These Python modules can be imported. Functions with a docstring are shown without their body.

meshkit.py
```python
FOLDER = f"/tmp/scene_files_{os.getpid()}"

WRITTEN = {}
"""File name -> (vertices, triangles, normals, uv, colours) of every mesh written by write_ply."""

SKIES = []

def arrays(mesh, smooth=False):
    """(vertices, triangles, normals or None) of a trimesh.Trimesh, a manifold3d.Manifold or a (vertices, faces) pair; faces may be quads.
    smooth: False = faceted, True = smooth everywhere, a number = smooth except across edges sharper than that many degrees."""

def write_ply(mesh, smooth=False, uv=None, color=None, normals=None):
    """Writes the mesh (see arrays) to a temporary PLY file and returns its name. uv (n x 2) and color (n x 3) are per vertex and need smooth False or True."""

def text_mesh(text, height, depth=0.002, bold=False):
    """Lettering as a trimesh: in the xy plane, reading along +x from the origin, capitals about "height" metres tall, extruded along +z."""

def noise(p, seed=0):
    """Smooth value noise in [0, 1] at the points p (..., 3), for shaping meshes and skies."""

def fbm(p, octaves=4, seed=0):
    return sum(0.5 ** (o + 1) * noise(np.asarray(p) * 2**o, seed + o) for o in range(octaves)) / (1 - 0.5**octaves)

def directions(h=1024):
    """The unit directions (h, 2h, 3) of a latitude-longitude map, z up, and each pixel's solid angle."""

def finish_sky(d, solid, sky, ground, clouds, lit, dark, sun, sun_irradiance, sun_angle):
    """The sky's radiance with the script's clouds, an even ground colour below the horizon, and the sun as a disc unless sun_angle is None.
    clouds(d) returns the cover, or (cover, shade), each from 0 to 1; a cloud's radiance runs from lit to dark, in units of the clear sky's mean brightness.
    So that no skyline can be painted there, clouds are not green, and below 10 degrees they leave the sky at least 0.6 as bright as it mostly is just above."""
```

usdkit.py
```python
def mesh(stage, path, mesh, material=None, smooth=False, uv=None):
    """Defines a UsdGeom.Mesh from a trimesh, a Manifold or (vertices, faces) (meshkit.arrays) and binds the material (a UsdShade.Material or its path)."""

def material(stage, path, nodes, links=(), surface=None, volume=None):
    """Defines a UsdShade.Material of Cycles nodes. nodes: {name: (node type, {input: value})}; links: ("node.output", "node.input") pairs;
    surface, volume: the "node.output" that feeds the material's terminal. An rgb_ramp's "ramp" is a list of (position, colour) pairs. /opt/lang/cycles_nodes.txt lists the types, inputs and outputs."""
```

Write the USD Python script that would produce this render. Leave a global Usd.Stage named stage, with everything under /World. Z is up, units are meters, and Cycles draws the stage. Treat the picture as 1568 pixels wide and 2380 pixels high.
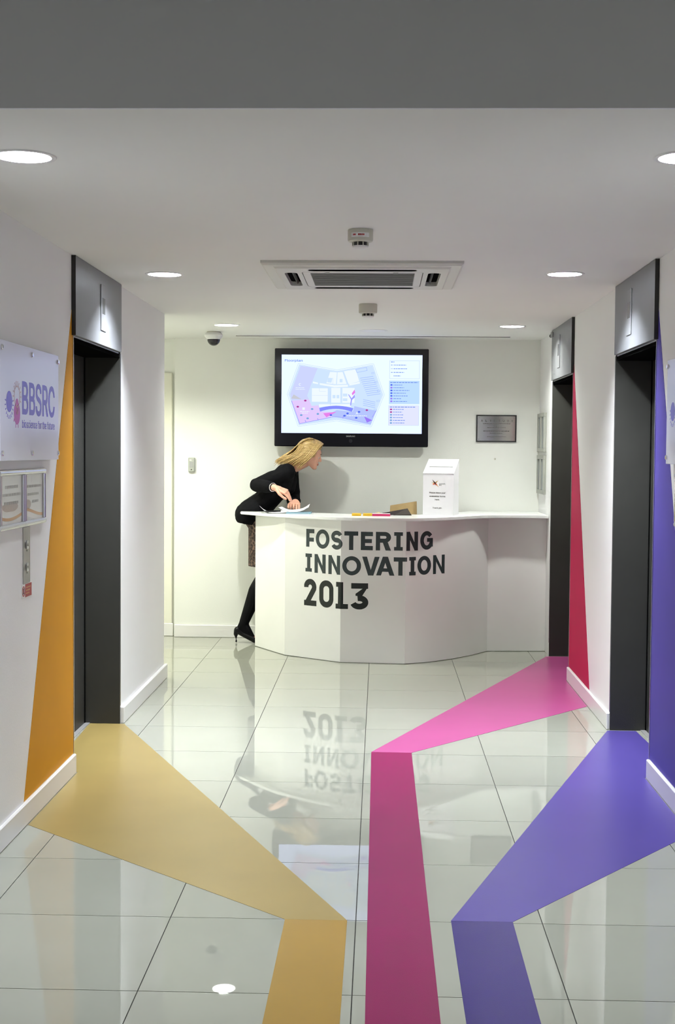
import math, random
import numpy as np, trimesh, manifold3d as m3, usdkit, meshkit
from pxr import Usd, UsdGeom, Gf
from shapely import Polygon, LineString, Point, box as sbox, affinity, union_all

stage = Usd.Stage.CreateInMemory()
UsdGeom.SetStageUpAxis(stage, 'Z')
UsdGeom.SetStageMetersPerUnit(stage, 1.0)
UsdGeom.Xform.Define(stage, '/World')
random.seed(7)
rng = np.random.default_rng(7)

# ------------------------------------------------------------------ camera, light levels
FOC, YAW, PITCH, ROLL, CAMX, CAMH = 3135.0, -0.03121, -0.0458, 0.00772, 0.0646, 1.5165   # focal length in pixels of the 1568 wide frame
EXPOSURE = 0.2
LAMP = {1: (0.86, (0.93, 0.985, 1.07)), 2: (2.15, (0.93, 0.99, 1.065)), 3: (0.86, (0.98, 1.01, 0.95)), 'alcove': (1.4, (0.99, 1.0, 0.84))}   # strength, colour of each row of downlights
LAMP_POWER = 860.0
LOBBY_POWER = 5.4
cam = UsdGeom.Camera.Define(stage, '/World/camera')
cam.CreateFocalLengthAttr(50.0)
cam.CreateHorizontalApertureAttr(50.0 * 1568 / FOC)
cam.CreateVerticalApertureAttr(50.0 * 2380 / FOC)
cam.CreateExposureAttr(EXPOSURE)
cam.CreateClippingRangeAttr(Gf.Vec2f(0.05, 200))
cy, sy, cp, sp = math.cos(YAW), math.sin(YAW), math.cos(PITCH), math.sin(PITCH)
fwd = np.array([sy * cp, cy * cp, sp]); right = np.array([cy, -sy, 0]); up = np.cross(right, fwd)
c_, s_ = math.cos(ROLL), math.sin(ROLL)
rr, uu = c_ * right + s_ * up, -s_ * right + c_ * up
cam.AddTransformOp().Set(Gf.Matrix4d(*rr, 0, *uu, 0, *(-fwd), 0, CAMX, 0, CAMH, 1))

# ------------------------------------------------------------------ helpers
used = {}
def path_for(name, parent):
    base = (str(parent.GetPath()) if parent is not None else '/World') + '/' + name
    n = used.get(base, 0); used[base] = n + 1
    return base if n == 0 else '%s_%03d' % (base, n)
def tag(p, label=None, cat=None, group=None, kind=None):
    p = p.GetPrim() if hasattr(p, 'GetPrim') else p
    for k, v in (('label', label), ('category', cat), ('group', group), ('kind', kind)):
        if v: p.SetCustomDataByKey(k, v)
    return p
def thing(name, label, cat, loc=(0, 0, 0), group=None, kind=None):
    x = UsdGeom.Xform.Define(stage, path_for(name, None))
    x.AddTranslateOp().Set(Gf.Vec3d(*map(float, loc)))
    p = x.GetPrim(); BASE[str(p.GetPath())] = np.array(loc, float)
    return tag(p, label, cat, group, kind)
BASE = {}
def obj(name, mesh, mat, parent=None, smooth=False, label=None, cat=None, group=None, kind=None):
    """one Mesh prim; the mesh is given in world coordinates and is stored relative to its thing's base"""
    v, f, n = meshkit.arrays(mesh, False)
    off = np.zeros(3)
    if parent is not None:
        q = str(parent.GetPath()); off = BASE.get('/'.join(q.split('/')[:3]), off)
    m = usdkit.mesh(stage, path_for(name, parent), trimesh.Trimesh(v - off, f, process=False), MAT[mat], smooth=smooth)
    p = m.GetPrim()
    return tag(p, label, cat, group, kind)

def tri(man):
    m = man.to_mesh()
    return trimesh.Trimesh(np.array(m.vert_properties[:, :3]), np.array(m.tri_verts), process=False)
def man(mesh):
    return m3.Manifold(m3.Mesh(np.asarray(mesh.vertices, np.float32), np.asarray(mesh.faces, np.uint32)))
def bx(x0, x1, y0, y1, z0, z1, r=0.0):
    x0, x1 = sorted((x0, x1)); y0, y1 = sorted((y0, y1)); z0, z1 = sorted((z0, z1))
    if r <= 0:
        b = trimesh.creation.box([x1 - x0, y1 - y0, z1 - z0]); b.apply_translation([(x0 + x1) / 2, (y0 + y1) / 2, (z0 + z1) / 2]); return b
    pts = []
    for a in (0, 1):
        for b in (0, 1):
            for c in (0, 1):
                X, Y, Z = (x0, x1)[a], (y0, y1)[b], (z0, z1)[c]
                sx, sy_, sz = (1, -1)[a], (1, -1)[b], (1, -1)[c]
                pts += [(X + sx * r, Y + sy_ * r, Z), (X + sx * r, Y, Z + sz * r), (X, Y + sy_ * r, Z + sz * r)]
    return trimesh.convex.convex_hull(np.array(pts))
def cat(*ms):
    out = []
    for m in ms:
        if isinstance(m, (list, tuple)): out += list(m)
        else: out.append(m)
    return trimesh.util.concatenate(out)
def ex(poly, h, z0=0.0):
    ms = [trimesh.creation.extrude_polygon(g, h, engine='earcut') for g in getattr(poly, 'geoms', [poly]) if g.area > 1e-9]
    m = cat(ms); m.apply_translation([0, 0, z0]); return m
def frame(o, u, v):
    u, v = np.array(u, float), np.array(v, float); w = np.cross(u, v)
    T = np.eye(4); T[:3, 0], T[:3, 1], T[:3, 2], T[:3, 3] = u, v, w, o
    return T
def put(mesh, T):
    m = mesh.copy(); m.apply_transform(T); return m
def cyl(r, h, T, n=32, r2=None):
    m = trimesh.creation.cylinder(radius=r, height=h, sections=n)
    if r2 is not None:
        v = m.vertices.copy(); k = v[:, 2] > 0; v[k, :2] *= r2 / r; m = trimesh.Trimesh(v, m.faces, process=False)
    m.apply_translation([0, 0, h / 2]); return put(m, T)
def lathe(prof, T, n=40):
    return put(trimesh.creation.revolve(np.array(prof, float), sections=n), T)
def disc(r, n=40): return Point(0, 0).buffer(r, quad_segs=n // 4)
def txt(s, x0, x1, y0, y1, d=0.0006, bold=True):
    """lettering fitted to the box x0..x1, y0..y1"""
    m = meshkit.text_mesh(s, 1.0, depth=1.0, bold=bold)
    b = m.bounds; v = m.vertices.copy()
    v[:, 0] = x0 + (v[:, 0] - b[0, 0]) / (b[1, 0] - b[0, 0]) * (x1 - x0)
    v[:, 1] = y0 + (v[:, 1] - b[0, 1]) / (b[1, 1] - b[0, 1]) * (y1 - y0)
    v[:, 2] *= d
    return trimesh.Trimesh(v, m.faces, process=False)
def tube(pts, rad, n=8, flat=1.0, side=None):
    p = np.array(pts, float); r = np.broadcast_to(rad, (len(p),))
    t = np.gradient(p, axis=0); t /= np.linalg.norm(t, axis=1, keepdims=True) + 1e-12
    ref = np.array([0, 0, 1.0]) if side is None else np.array(side, float)
    a = np.cross(t, ref); a /= np.linalg.norm(a, axis=1, keepdims=True) + 1e-9
    b = np.cross(a, t)
    ang = np.arange(n) * 2 * np.pi / n
    v = p[:, None] + r[:, None, None] * (np.cos(ang)[None, :, None] * a[:, None] * flat + np.sin(ang)[None, :, None] * b[:, None])
    v = np.concatenate([v.reshape(-1, 3), p[:1], p[-1:]])
    f = []
    for i in range(len(p) - 1):
        for j in range(n):
            k = (j + 1) % n
            f += [(i * n + j, i * n + k, (i + 1) * n + k), (i * n + j, (i + 1) * n + k, (i + 1) * n + j)]
    L = len(p) * n
    for j in range(n):
        k = (j + 1) % n
        f += [(L, k, j), (L + 1, (len(p) - 1) * n + j, (len(p) - 1) * n + k)]
    m = trimesh.Trimesh(v, np.array(f), process=False)
    return m

# ------------------------------------------------------------------ materials
MAT = {}
def srgb(r, g, b):
    return tuple(((x / 255) / 12.92 if x / 255 <= 0.04045 else ((x / 255 + 0.055) / 1.055) ** 2.4) for x in (r, g, b))
def pm(name, col, rough=0.5, metal=0.0, ior=1.5, var=0.0, scale=6.0, bump=0.0, bscale=80.0, detail=4.0, coat=0.0, stretch=None):
    """principled material; var = noise variation of the colour, bump = height of fine relief"""
    nodes = {'p': ('principled_bsdf', {'base_color': col, 'roughness': rough, 'metallic': metal, 'ior': ior, 'coat_weight': coat})}
    links = []
    if var or bump:
        nodes['g'] = ('geometry', {})
        src = 'g.position'
        if stretch:
            nodes['m'] = ('mapping', {'scale': stretch}); links.append(('g.position', 'm.vector')); src = 'm.vector'
    if var:
        nodes['n'] = ('noise_texture', {'scale': scale, 'detail': detail}); links.append((src, 'n.vector'))
        lo = tuple(max(0, c * (1 - var)) for c in col); hi = tuple(min(1, c * (1 + var)) for c in col)
        nodes['r'] = ('rgb_ramp', {'ramp': [(0.25, lo), (0.75, hi)]})
        links += [('n.fac', 'r.fac'), ('r.color', 'p.base_color')]
    if bump:
        nodes['bn'] = ('noise_texture', {'scale': bscale, 'detail': 3.0}); links.append((src, 'bn.vector'))
        nodes['b'] = ('bump', {'strength': 1.0, 'distance': bump}); links += [('bn.fac', 'b.height'), ('b.normal', 'p.normal')]
    MAT[name] = usdkit.material(stage, '/World/Looks/' + name, nodes, links, surface='p.BSDF')
def em(name, col, strength=1.0):
    MAT[name] = usdkit.material(stage, '/World/Looks/' + name, {'e': ('emission', {'color': col, 'strength': strength})}, surface='e.emission')

pm('wall_paint', (0.87, 0.865, 0.855), 0.55, var=0.02, scale=1.5, bump=0.0004, bscale=120)
pm('rear_wall_paint', (0.85, 0.86, 0.81), 0.5, var=0.02, scale=1.5, bump=0.0004, bscale=120)
pm('ceiling_paint', (0.82, 0.825, 0.795), 0.7, var=0.02, scale=1.2)
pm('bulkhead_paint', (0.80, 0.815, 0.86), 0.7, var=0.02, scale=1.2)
pm('baseboard_gloss', (0.80, 0.79, 0.78), 0.28)
pm('door_paint', (0.80, 0.79, 0.68), 0.4)
pm('desk_white', (0.88, 0.88, 0.86), 0.42, var=0.015, scale=4)
pm('desk_top', (0.84, 0.85, 0.84), 0.22)
pm('grout', (0.055, 0.053, 0.045), 0.8, var=0.3, scale=30)
MAT['tile'] = usdkit.material(stage, '/World/Looks/tile', {
    'p': ('principled_bsdf', {'roughness': 0.010, 'ior': 1.42}), 'o': ('object_info', {}), 'r': ('rgb_ramp', {'ramp': [(0, (0.350, 0.357, 0.300)), (1, (0.378, 0.384, 0.324))]}),
    'g': ('geometry', {}), 'n': ('noise_texture', {'scale': 2.2, 'detail': 5.0}), 'r2': ('rgb_ramp', {'ramp': [(0.3, (0.96, 0.96, 0.95)), (0.7, (1, 1, 1))]}),
    'm': ('mix', {'mix_type': 'multiply', 'fac': 1.0})},
    [('o.random', 'r.fac'), ('g.position', 'n.vector'), ('n.fac', 'r2.fac'), ('r.color', 'm.color1'), ('r2.color', 'm.color2'), ('m.color', 'p.base_color')], surface='p.BSDF')
def vinyl(name, col, rough=0.33, ior=1.32): pm(name, col, rough, ior=ior, var=0.05, scale=3.0, bump=0.00015, bscale=400)
vinyl('vinyl_yellow_light', srgb(154, 134, 80)); vinyl('vinyl_yellow_deep', srgb(160, 127, 55))
vinyl('vinyl_pink', srgb(174, 76, 132)); vinyl('vinyl_magenta', srgb(130, 3, 75))
vinyl('vinyl_lilac', srgb(80, 68, 142)); vinyl('vinyl_purple', srgb(50, 36, 110))
vinyl('wall_yellow', srgb(208, 146, 26), 0.6, 1.25); vinyl('wall_magenta', srgb(186, 18, 76), 0.6, 1.25); vinyl('wall_purple', srgb(82, 70, 160), 0.6, 1.25)
pm('steel_brushed', (0.205, 0.21, 0.22), 0.42, 0.45, var=0.05, scale=4, stretch=(4, 60, 1), bump=0.0001, bscale=60)
pm('steel_dark', (0.046, 0.046, 0.040), 0.5, 0.25, var=0.10, scale=3, stretch=(1, 12, 1), bump=0.0003, bscale=300)
pm('steel_black', (0.012, 0.012, 0.012), 0.45, 0.0)
pm('void_black', (0.004, 0.004, 0.004), 0.9, ior=1.02)
pm('aluminium', (0.72, 0.72, 0.74), 0.22, 0.95)
pm('chrome', (0.75, 0.75, 0.76), 0.12, 1.0)
pm('steel_panel', (0.36, 0.35, 0.34), 0.3, 0.9, var=0.12, scale=18)
pm('sill_metal', (0.52, 0.51, 0.49), 0.4, 0.5)
pm('plastic_white', (0.80, 0.80, 0.79), 0.35)
pm('plastic_cream', (0.60, 0.585, 0.50), 0.4)
pm('plastic_grey', (0.36, 0.365, 0.36), 0.5)
pm('grille_grey', (0.17, 0.175, 0.165), 0.6)
pm('casing_cream', (0.66, 0.66, 0.61), 0.4)
pm('black_gloss', (0.006, 0.006, 0.010), 0.12)
pm('display_glass', (0.05, 0.055, 0.06), 0.2)
pm('black_matt', (0.012, 0.012, 0.013), 0.6)
pm('smoked_dome', (0.02, 0.02, 0.025), 0.06)
pm('reader_grey', (0.42, 0.44, 0.40), 0.4)
pm('sign_white_bluelit', (0.84, 0.85, 1.0), 0.2)  # white board; the bluish glow falling on it is put into the colour
pm('poster_paper', (0.74, 0.75, 0.73), 0.25)
pm('print_grey', (0.33, 0.33, 0.32), 0.5); pm('print_dark', (0.10, 0.09, 0.08), 0.5); pm('print_white', (0.76, 0.75, 0.72), 0.4)
pm('print_orange', (0.62, 0.36, 0.16), 0.5); pm('print_brown', (0.42, 0.36, 0.33), 0.5)
pm('logo_violet', srgb(104, 92, 214), 0.3); pm('logo_pink', srgb(192, 70, 178), 0.3); pm('logo_salmon', srgb(205, 165, 170), 0.4)
pm('lettering_slate', srgb(46, 58, 60), 0.45); pm('lettering_black', srgb(12, 20, 20), 0.45)
pm('plaque_metal', (0.60, 0.60, 0.58), 0.10, 0.95, var=0.04, scale=9)
pm('sign_red', srgb(168, 40, 44), 0.4)
pm('glass_blue', (0.20, 0.25, 0.31), 0.2, 0.1); pm('holder_beige', (0.34, 0.35, 0.31), 0.5)
pm('paper', (0.80, 0.80, 0.83), 0.6); pm('folder_blue', srgb(150, 196, 214), 0.3); pm('card_brown', srgb(176, 150, 104), 0.7, var=0.06, scale=30)
pm('card_dark', srgb(40, 30, 18), 0.6); pm('note_yellow', srgb(236, 190, 50), 0.5); pm('note_pink', srgb(208, 36, 100), 0.5); pm('beige_soft', srgb(196, 180, 140), 0.7)
pm('box_white', (0.84, 0.83, 0.87), 0.35)
pm('star_dark', srgb(70, 40, 30), 0.5); pm('star_red', srgb(232, 84, 76), 0.5); pm('star_gold', srgb(190, 160, 80), 0.5); pm('star_orange', srgb(240, 150, 60), 0.5)
pm('skin', srgb(228, 172, 146), 0.5, var=0.06, scale=25); pm('lip', srgb(186, 92, 88), 0.45); pm('eye_white', (0.75, 0.74, 0.72), 0.2); pm('iris', (0.05, 0.08, 0.10), 0.1)
pm('brow', srgb(120, 90, 52), 0.7); pm('nail', srgb(226, 170, 156), 0.3)
pm('jacket_black', (0.0035, 0.0035, 0.0045), 0.8, ior=1.2, bump=0.0006, bscale=350)
pm('tights_black', (0.0035, 0.0035, 0.0045), 0.7, ior=1.2); pm('shoe_black', (0.005, 0.005, 0.006), 0.35, ior=1.3)
pm('silver', (0.85, 0.85, 0.87), 0.1, 1.0)
MAT['hair'] = usdkit.material(stage, '/World/Looks/hair', {'p': ('principled_bsdf', {'roughness': 0.42}), 'g': ('geometry', {}), 'm': ('mapping', {'scale': (8, 90, 60)}),
    'n': ('noise_texture', {'scale': 2.0, 'detail': 3.0}), 'r': ('rgb_ramp', {'ramp': [(0.25, srgb(150, 118, 66)), (0.5, srgb(190, 158, 98)), (0.75, srgb(218, 190, 130))]})},
    [('g.position', 'm.vector'), ('m.vector', 'n.vector'), ('n.fac', 'r.fac'), ('r.color', 'p.base_color')], surface='p.BSDF')
MAT['tweed'] = usdkit.material(stage, '/World/Looks/tweed', {'p': ('principled_bsdf', {'roughness': 0.85}), 'g': ('geometry', {}),
    'n': ('voronoi_texture', {'scale': 55.0}), 'r': ('rgb_ramp', {'ramp': [(0.1, srgb(20, 15, 14)), (0.5, srgb(56, 41, 36)), (0.9, srgb(126, 102, 88))]})},
    [('g.position', 'n.vector'), ('n.distance', 'r.fac'), ('r.color', 'p.base_color')], surface='p.BSDF')
MAT['pane'] = usdkit.material(stage, '/World/Looks/pane', {'t': ('transparent_bsdf', {}), 'g': ('glossy_bsdf', {'roughness': 0.12, 'color': (1, 1, 1)}), 'f': ('layer_weight', {'blend': 0.2}), 'k': ('math', {'math_type': 'multiply', 'value2': 0.16}), 'm': ('mix_closure', {})},
    [('f.facing', 'k.value1'), ('k.value', 'm.fac'), ('t.BSDF', 'm.closure1'), ('g.BSDF', 'm.closure2')], surface='m.closure')
pm('reflector', (0.70, 0.70, 0.71), 0.5)
pm('reflector_white', (0.66, 0.66, 0.66), 0.3)
for k, (st, col) in LAMP.items(): em('lamp_row_%s' % k, col, LAMP_POWER * st)
em('added_lobby_panel', (1.0, 1.0, 0.95), LOBBY_POWER)

# ------------------------------------------------------------------ structure
XL, XR, YM, YB, ZC = -1.355, 1.33, 3.53, 10.80, 2.40     # corridor walls, its mouth, its rear wall, its ceiling
YA, XA = 10.87, -3.0                                     # the side hall on the left behind the first lift
LIFTS = [(-1, XL, 6.20, 7.35), (1, XR, 6.26, 7.36), (1, XR, 8.94, 10.02)]
DOORH, REC = 2.04, 0.195
# floor: every tile a part
region = union_all([sbox(XL, YM, XR, YB), sbox(XA, 8.85, XL, YA), sbox(XL - .001, YM, XR, YB)])
region = region.union(sbox(-3.0, -1.5, 3.0, YM))
for s, X, a, b in LIFTS: region = region.union(sbox(min(X, X + s * REC), a, max(X, X + s * REC), b))
floor = thing('floor', 'polished pale grey-white square floor tiles with thin dark joints', 'floor', kind='structure')
obj('grout', ex(region, 0.05, -0.0535), 'grout', floor, label='dark grout between the tiles')
TW, Y0, J = 0.6, 3.692, 0.0032
for i in range(-6, 6):
    for j in range(-9, 13):
        g = sbox(i * TW + J / 2, Y0 + j * TW + J / 2, (i + 1) * TW - J / 2, Y0 + (j + 1) * TW - J / 2).intersection(region)
        for q in getattr(g, 'geoms', [g]):
            if q.area < 0.002: continue
            q = q.simplify(1e-6)
            m = ex(q, 0.010, -0.010)
            # a slight bevel on the upper edge and a trace of unevenness, as laid tiles have
            cx, cy_ = q.centroid.x, q.centroid.y
            v = m.vertices.copy(); top = v[:, 2] > -0.001
            v[top, 2] += (v[top, 0] - cx) * rng.normal(0, 0.00006) + (v[top, 1] - cy_) * rng.normal(0, 0.00006) - 0.0003
            obj('tile', trimesh.Trimesh(v, m.faces, process=False), 'tile', floor)

def wall_run(name, X, s, y0, y1, openings, labels, t=0.25):
    o = (X, X + s * t); k = 0; y = y0
    for a, b in list(openings) + [(y1, None)]:
        if a - y > .01: obj(name, bx(*o, y, a, 0, ZC), 'wall_paint', label=labels[k], cat='wall', kind='structure'); k += 1
        if b is not None: obj(name, bx(*o, a, b, DOORH, ZC), 'wall_paint', label=labels[k], cat='wall', kind='structure'); k += 1; y = b
wall_run('wall_left', XL, -1, YM, 8.85, [LIFTS[0][2:]], ['white left wall with the sign before the yellow-marked lift', 'wall strip over the door of the yellow-marked lift', 'white wall pier between the yellow-marked lift and the side hall'])
obj('wall_left', bx(XA, XL - .25, 8.60, 8.85, 0, ZC), 'wall_paint', label='near wall of the side hall behind the left pier', cat='wall', kind='structure')
wall_run('wall_right', XR, 1, YM, YA, [l[2:] for l in LIFTS[1:]], ['white right wall before the purple-marked lift', 'wall strip over the door of the purple-marked lift', 'white right wall between the purple-marked and pink-marked lifts', 'wall strip over the door of the pink-marked lift', 'white right wall beside the end of the reception desk'])
obj('wall_back', bx(-1.585, XR, YB, YB + .2, 0, ZC), 'rear_wall_paint', label='white rear wall behind the reception desk and the television', cat='wall', kind='structure')
obj('wall_side', bx(XA, -1.585, YA, YA + .2, 0, ZC), 'rear_wall_paint', label='white wall of the side hall around a cream door', cat='wall', kind='structure')
obj('wall_end', bx(XA - .2, XA, 8.60, YA + .2, 0, ZC), 'rear_wall_paint', label='white end wall of the side hall on the left', cat='wall', kind='structure')
fas = ex(sbox(-3.2, ZC, 3.2, 3.2), 0.2)
low = [bx(-3.2, XL - .25, YM, YM + .2, 0, ZC), bx(XR + .25, 3.2, YM, YM + .2, 0, ZC)]
obj('wall_front', cat(bx(-3.2, 3.2, YM, YM + .2, ZC + .1, 3.2), bx(-3.2, 3.2, YM, YM + .012, ZC, ZC + .1), low), 'bulkhead_paint', label='grey shaded bulkhead above the mouth of the corridor', cat='wall', kind='structure')
obj('wall_lobby_left', bx(-3.2, -3.0, -1.5, YM, 0, 3.2), 'wall_paint', label='left wall of the lobby before the corridor', cat='wall', kind='structure')
obj('wall_lobby_right', bx(3.0, 3.2, -1.5, YM, 0, 3.2), 'wall_paint', label='right wall of the lobby before the corridor', cat='wall', kind='structure')
obj('wall_lobby_back', bx(-3.2, 3.2, -1.7, -1.5, 0, 3.2), 'wall_paint', label='wall of the lobby facing the reception corridor', cat='wall', kind='structure')
obj('ceiling_lobby', bx(-3.2, 3.2, -1.7, YM + .2, 3.2, 3.3), 'ceiling_paint', label='higher white ceiling of the lobby before the corridor', cat='ceiling', kind='structure')
for k, x in enumerate((-1.3, 1.3)):  # unseen panels added behind the camera to light the bulkhead
    t = thing('light_panel', ('left', 'right')[k] + ' square light panel added out of view in the high lobby ceiling', 'ceiling light', (x, 1.4, 3.2))
    obj('frame', ex(sbox(-.34, -.34, .34, .34).difference(sbox(-.3, -.3, .3, .3)), .012).apply_translation([x, 1.4, 3.188]), 'plastic_white', t)
    obj('diffuser', bx(x - .3, x + .3, 1.1, 1.7, 3.19, 3.199), 'added_lobby_panel', t)

# downlights
DL = [(1, -1.024, 4.105, 'downlight nearest the camera on the left, above the left logo sign'), (1, 0.972, 4.108, 'downlight nearest the camera on the right, cut by the picture edge'),
      (2, -1.034, 6.845, 'downlight beside the header of the yellow-marked lift'), (2, 0.972, 6.78, 'downlight beside the header of the purple-marked lift'),
      (3, -1.035, 9.605, 'downlight just in front of the dome camera'), (3, 0.986, 9.60, 'downlight nearest the header of the pink-marked lift'),
      ('alcove', -2.15, 9.75, 'downlight in the side hall left of the reception desk')]
holes = [Point(x, y).buffer(0.0865, quad_segs=12) for _, x, y, _ in DL]
creg = union_all([sbox(XL - .25, YM + .012, XR + .25, YA + .2), sbox(XA - .2, 8.6, XL, YA + .2)])
for h in holes: creg = creg.difference(h)
obj('ceiling', ex(creg, 0.02, ZC), 'ceiling_paint', label='smooth white corridor ceiling with recessed downlights', cat='ceiling', kind='structure')
for row, x, y, lab in DL:
    t = thing('downlight', 'round white ' + lab, 'ceiling light', (x, y, ZC), group='recessed downlights')
    T = frame((x, y, ZC), (1, 0, 0), (0, 1, 0))
    obj('trim_ring', lathe([(0.083, 0.0), (0.083, -0.003), (0.090, -0.005), (0.097, -0.0035), (0.099, 0.0), (0.083, 0.0)], T), 'plastic_white', t, smooth=30)
    dp, lr = (0.098, 0.072) if row in (1, 2) else (0.046, 0.058)
    obj('reflector', lathe([(0.083, 0.0), (0.080, dp * .55), (0.075, dp + .008), (0.077, dp + .008), (0.0855, 0.0), (0.083, 0.0)], T), 'reflector' if row in (1, 2) else 'reflector_white', t, smooth=30)
    obj('housing', lathe([(0.0, 0.110), (0.089, 0.110), (0.089, 0.021), (0.092, 0.021), (0.092, 0.114), (0, 0.114)], T), 'plastic_grey', t, smooth=30)
    obj('lamp', cyl(lr, 0.006, frame((x, y, ZC + dp), (1, 0, 0), (0, 1, 0))), 'lamp_row_%s' % row, t, label='glowing lamp')

# baseboards
BT, BH = 0.016, 0.092
def bb(name, x0, x1, y0, y1, lab, h=BH):
    obj(name, bx(x0, x1, y0, y1, 0, h, 0.004), 'baseboard_gloss', label=lab, cat='baseboard', kind='structure')
bb('baseboard_left', XL, XL + BT, YM, 6.20, 'white skirting on the left wall before the yellow-marked lift')
bb('baseboard_left', XL, XL + 0.022, 7.35, 8.866, 'white skirting on the left wall beyond the yellow-marked lift')
bb('baseboard_left', XL - .4, XL, 8.85, 8.866, 'white skirting on the return of the left wall towards the side hall')
bb('baseboard_right', XR - BT, XR, YM, 6.26, 'white skirting on the right wall before the purple-marked lift')
bb('baseboard_right', XR - BT, XR, 7.36, 8.94, 'white skirting on the right wall between the two lifts')
bb('baseboard_back', -1.585, -0.3, YB - BT, YB, 'white skirting on the rear wall behind the reception desk', .10)

# side hall door
d1 = thing('door_1', 'cream painted panelled door in the side hall left of the rear wall', 'door', (-2.08, YA, 0), kind='structure')
obj('architrave', cat(bx(-1.70, -1.61, YA - .03, YA, 0, 2.13, .006), bx(-2.55, -2.46, YA - .03, YA, 0, 2.13, .006), bx(-2.46, -1.70, YA - .03, YA, 2.05, 2.13, .006)), 'door_paint', d1)
obj('door_leaf', bx(-2.455, -1.705, YA - .012, YA, .012, 2.045, .003), 'door_paint', d1)
obj('panel', bx(-2.36, -1.80, YA - .020, YA - .012, 1.12, 1.93, .004), 'door_paint', d1)
obj('panel', bx(-2.36, -1.80, YA - .020, YA - .012, .2, .95, .004), 'door_paint', d1)
obj('handle', cat(bx(-2.43, -2.39, YA - .018, YA - .012, .95, 1.12, .002), tube([(-2.41, YA - .018, 1.05), (-2.41, YA - .06, 1.05), (-2.30, YA - .06, 1.05)], .008)), 'chrome', d1)
obj('plinth_block', bx(-1.71, -1.600, YA - .036, YA - .002, 0, .105, .004), 'baseboard_gloss', d1)

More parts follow.
